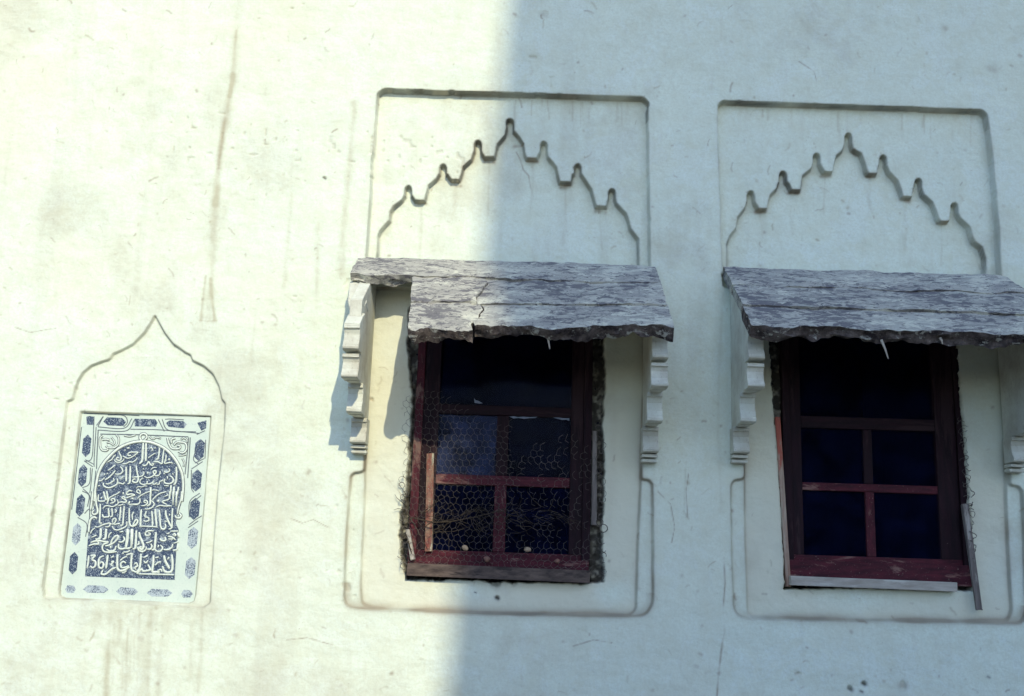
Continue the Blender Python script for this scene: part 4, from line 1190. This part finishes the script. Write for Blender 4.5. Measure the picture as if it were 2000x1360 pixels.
straps = [('k6', 7, [(150, 1120), (240, 1220), (235, 1400)]), ('k6', 7, [(170, 1450), (235, 1400), (230, 1600)]), ('k6', 7, [(80, 1500), (200, 1590), (185, 1760)]), ('k6', 7, [(320, 880), (300, 1100), (290, 1360)]), ('k6', 7, [(1700, 1180), (1570, 1290), (1560, 1500)]), ('k6', 7, [(1720, 1210), (1600, 1310), (1585, 1400)]), ('k6', 7, [(1560, 1600), (1650, 1530), (1730, 1480)]), ('k6', 7, [(1545, 1640), (1680, 1550)]), ('k6', 9, [(1575, 440), (1560, 700), (1540, 980)]), ('k6', 7, [(1000, 120), (1500, 145), (1780, 165)]), ('k6', 7, [(160, 120), (500, 130), (900, 150)]), ('k6', 7, [(130, 300), (60, 900), (0, 1400)]), ('k6', 7, [(1730, 480), (1640, 640), (1620, 740), (1680, 790)]), ('k6', 7, [(1780, 470), (1770, 720)]), ('k6', 7, [(420, 160), (350, 290), (360, 300)]), ('k6', 7, [(480, 140), (690, 150), (740, 235), (690, 300)]), ('k6', 7, [(1240, 200), (1310, 195), (1490, 205)]), ('k6', 7, [(298, 160), (290, 330), (270, 700), (180, 760)]), ('k6', 7, [(325, 300), (300, 700), (298, 830)]), ('k6', 9, [(352, 340), (335, 700), (330, 860)]), ('k6', 7, [(330, 280), (420, 160)]), ('k6', 7, [(352, 300), (690, 318), (800, 190)]), ('k6', 7, [(352, 342), (720, 352), (840, 200)]), ('k6', 7, [(780, 330), (1180, 340), (1700, 385)]), ('k6', 9, [(380, 395), (900, 405), (1550, 432)]), ('k6', 7, [(1150, 200), (1230, 360)]), ('k6', 7, [(1200, 200), (1290, 345), (1650, 365)]), ('k6', 9, [(1552, 440), (1530, 700), (1505, 930)]), ('k6', 7, [(165, 750), (280, 830)]), ('k6', 7, [(180, 735), (300, 800)]), ('k6', 7, [(250, 840), (235, 1050), (140, 1110)]), ('k6', 7, [(275, 850), (255, 1070), (240, 1180)]), ('k6', 7, [(140, 1150), (230, 1210), (210, 1360)]), ('k6', 7, [(1640, 780), (1760, 720)]), ('k6', 7, [(1590, 860), (1740, 760)]), ('k6', 7, [(1660, 400), (1770, 350)]), ('k6', 7, [(1590, 870), (1590, 1100), (1620, 1170)])]
strokes('incised_line', M_GROOVE, straps, 0.0006, 0.0003, 1.0, True, 0.7)

# ------------------------------------------------------------------ chicken wire, twigs, pebbles, battens
MY = 0.030
wl, wr = P(791, 1000, -MY).x, P(1162, 1000, -MY).x
wb_, wt = P(980, 1108, -MY).z, P(980, 690, -MY).z
wm = MB()
hs = 0.0215                                        # hexagon side
hx_w, hx_h = hs * math.sqrt(3) * 0.92, hs * 1.5


def wpos(x, z):
    sag = 0.010 * math.sin(z * 7 + 1) + 0.012 * math.sin(z * 3.1 + x * 4)
    return Vector((x + sag + 0.006 * math.sin(z * 31 + x * 11), MY + 0.012 * math.sin(x * 9 + z * 6) - 0.008, z + 0.007 * math.sin(x * 13 + z * 5) - 0.02 * math.sin((x - wl) * 3.5)))


cols, rows = int((wr - wl) / hx_w) + 1, int((wt - wb_) / hx_h) + 1
top1 = {}
for r_ in range(rows):
    for c_ in range(cols):
        cx = wl + (c_ + (0.5 if r_ % 2 else 0)) * hx_w
        cz = wb_ + r_ * hx_h
        if cx > wr or random.random() < (0.02 if cx < wl + 0.5 else 0.07):
            continue
        if cz > wb_ + (0.84 if cx < wl + 0.55 else 0.62) + 0.08 * math.sin(cx * 9):
            continue
        if cx > wl + 0.58 and cz > wb_ + 0.14 and random.random() < 0.45:
            continue
        # each cell draws its three lower-left edges
        v_ = [(cx + hx_w / 2 * a_, cz + hs * b_) for a_, b_ in ((0, 1), (-1, 0.5), (-1, -0.5), (0, -1))]
        jit = [wpos(*p) + Vector((random.gauss(0, .0022), random.gauss(0, .003), random.gauss(0, .0022))) for p in v_]
        wm.tube(jit, 0.0009, 4)
wire = wm.build('chicken_wire', M_WIRE)
tag(wire, 'torn rusty chicken wire stretched over the left-hand window', 'wire mesh')

tw = MB()
def twig(pts, r_, d_=0.0):
    q = []
    for i, (x, y) in enumerate(pts):
        q.append(P(x + random.uniform(-1, 1), y + random.uniform(-1, 1), -MY + 0.012 + d_ + random.uniform(-.008, .008)))
    tw.tube(q, r_, 5, r_ * 0.45)


twig([(796, 1022), (806, 1012), (822, 1016), (845, 1021), (880, 1019), (920, 1012), (955, 1003), (985, 994)], 0.0045)
twig([(790, 995), (800, 1010), (812, 1032), (822, 1050), (836, 1075)], 0.004)
twig([(800, 985), (794, 968), (786, 955), (778, 944)], 0.0028)
twig([(794, 968), (800, 956), (806, 950)], 0.0022)
twig([(796, 990), (784, 980), (775, 972), (772, 966)], 0.0022)
twig([(790, 995), (778, 993), (768, 996)], 0.0020)
twig([(792, 1040), (800, 1068), (806, 1090)], 0.0045)
for i in range(78):
    x0, y0 = random.uniform(802, 1010), random.gauss(1012, 17)
    an = random.gauss(-0.15, 0.55)
    L = random.uniform(18, 62)
    pts = [(x0, y0)]
    for s_ in range(4):
        an += random.gauss(0, 0.28)
        pts.append((pts[-1][0] + L / 4 * math.cos(an), pts[-1][1] + L / 4 * math.sin(an)))
    twig(pts, random.uniform(0.0010, 0.0022), random.uniform(-0.01, 0.014))
for i in range(26):
    x0, y0 = random.uniform(1000, 1110), random.gauss(1005, 14)
    an = random.gauss(0.1, 0.5)
    L = random.uniform(18, 50)
    twig([(x0, y0), (x0 + L / 2 * math.cos(an), y0 + L / 2 * math.sin(an)), (x0 + L * math.cos(an + .2), y0 + L * math.sin(an + .2))], 0.0013)
twig([(1030, 960), (1042, 978), (1056, 989), (1064, 991)], 0.0018)
twig([(1080, 975), (1076, 990), (1070, 1000)], 0.0016)
tag(tw.build('dry_twigs', M_TWIG), 'tangle of dry twigs caught in the chicken wire', 'twigs')


def pebble(px, py, r_, d_, label, col=M_PEBBLE):
    bm = bmesh.new()
    bmesh.ops.create_icosphere(bm, subdivisions=2, radius=r_)
    sd = random.random() * 99
    for v_ in bm.verts:
        q = 1 + 0.35 * n1(v_.co.x / r_ * 1.2 + v_.co.z / r_ * 2.1, sd) + 0.2 * n1(v_.co.y / r_ * 2, sd + 1)
        v_.co = Vector((v_.co.x * 1.2 * q, v_.co.y * 0.8 * q, v_.co.z * 0.85 * q))
    me = bpy.data.meshes.new('pebble')
    bm.to_mesh(me)
    bm.free()
    me.shade_smooth()
    o = link('pebble', me, col)
    o.location = P(px, py, d_)
    o.rotation_euler = (0, random.uniform(-.5, .5), random.uniform(0, 3))
    tag(o, label, 'stone', 'stones caught at the foot of the meshed window')


M_PEB2 = plain('reddish_stone', (0.24, 0.13, 0.10), 0.9, 0.15, 0.3, 40)
pebble(908, 1070, 0.014, -MY + 0.002, 'pale pebble on the lower rail below the left panes of the meshed window')
pebble(1031, 1073, 0.018, -MY + 0.002, 'roundest pale pebble, just right of the central bar of the meshed window')
pebble(951, 1092, 0.017, -MY + 0.006, 'reddish pebble low in the chicken wire, left of the central bar', M_PEB2)
pebble(1088, 1096, 0.014, -MY + 0.006, 'dull pebble lowest at right, just above the grey sill board', M_PEB2)

bt = MB()
a, b_ = P(1884, 985, 0.004), P(1914, 1192, 0.012)
bt.bar((a.x, a.z), (b_.x, b_.z), 0.032, 0.020, -0.012)
tag(bt.build('loose_batten', M_BATTEN, bevel=0.004, jit=0.003), 'loose grey batten hanging slanted beside the right-hand window', 'batten')


def curls(name, px0, py0, px1, py1, n_, label, big):
    mb = MB()
    for i in range(n_):
        f = (i + 0.5) / n_ + random.uniform(-.3, .3) / n_
        c_ = P(px0 + (px1 - px0) * f + random.uniform(-5, 5), py0 + (py1 - py0) * f, random.uniform(-0.015, 0.012))
        r_ = random.uniform(0.010, 0.022) * big
        a0 = random.uniform(0, 6)
        sw = random.uniform(2.5, 6)
        pts = [c_ + Vector((r_ * math.cos(a0 + sw * k / 9), 0.010 * math.sin(k), r_ * math.sin(a0 + sw * k / 9))) for k in range(10)]
        mb.tube(pts, random.uniform(0.0012, 0.0024), 4)
    tag(mb.build(name, M_WIRE), label, 'wire', 'curled wire ends along the jambs')


curls('curled_wire', 1172, 830, 1177, 1135, 26, 'rusty curled wire ends along the right jamb of the meshed window', 1.0)
curls('curled_wire', 789, 920, 786, 1110, 16, 'rusty curled wire ends along the sunlit left jamb of the meshed window', 0.9)
curls('curled_wire', 1879, 815, 1903, 1090, 34, 'dark curled wire ends along the right jamb of the window without mesh', 0.9)
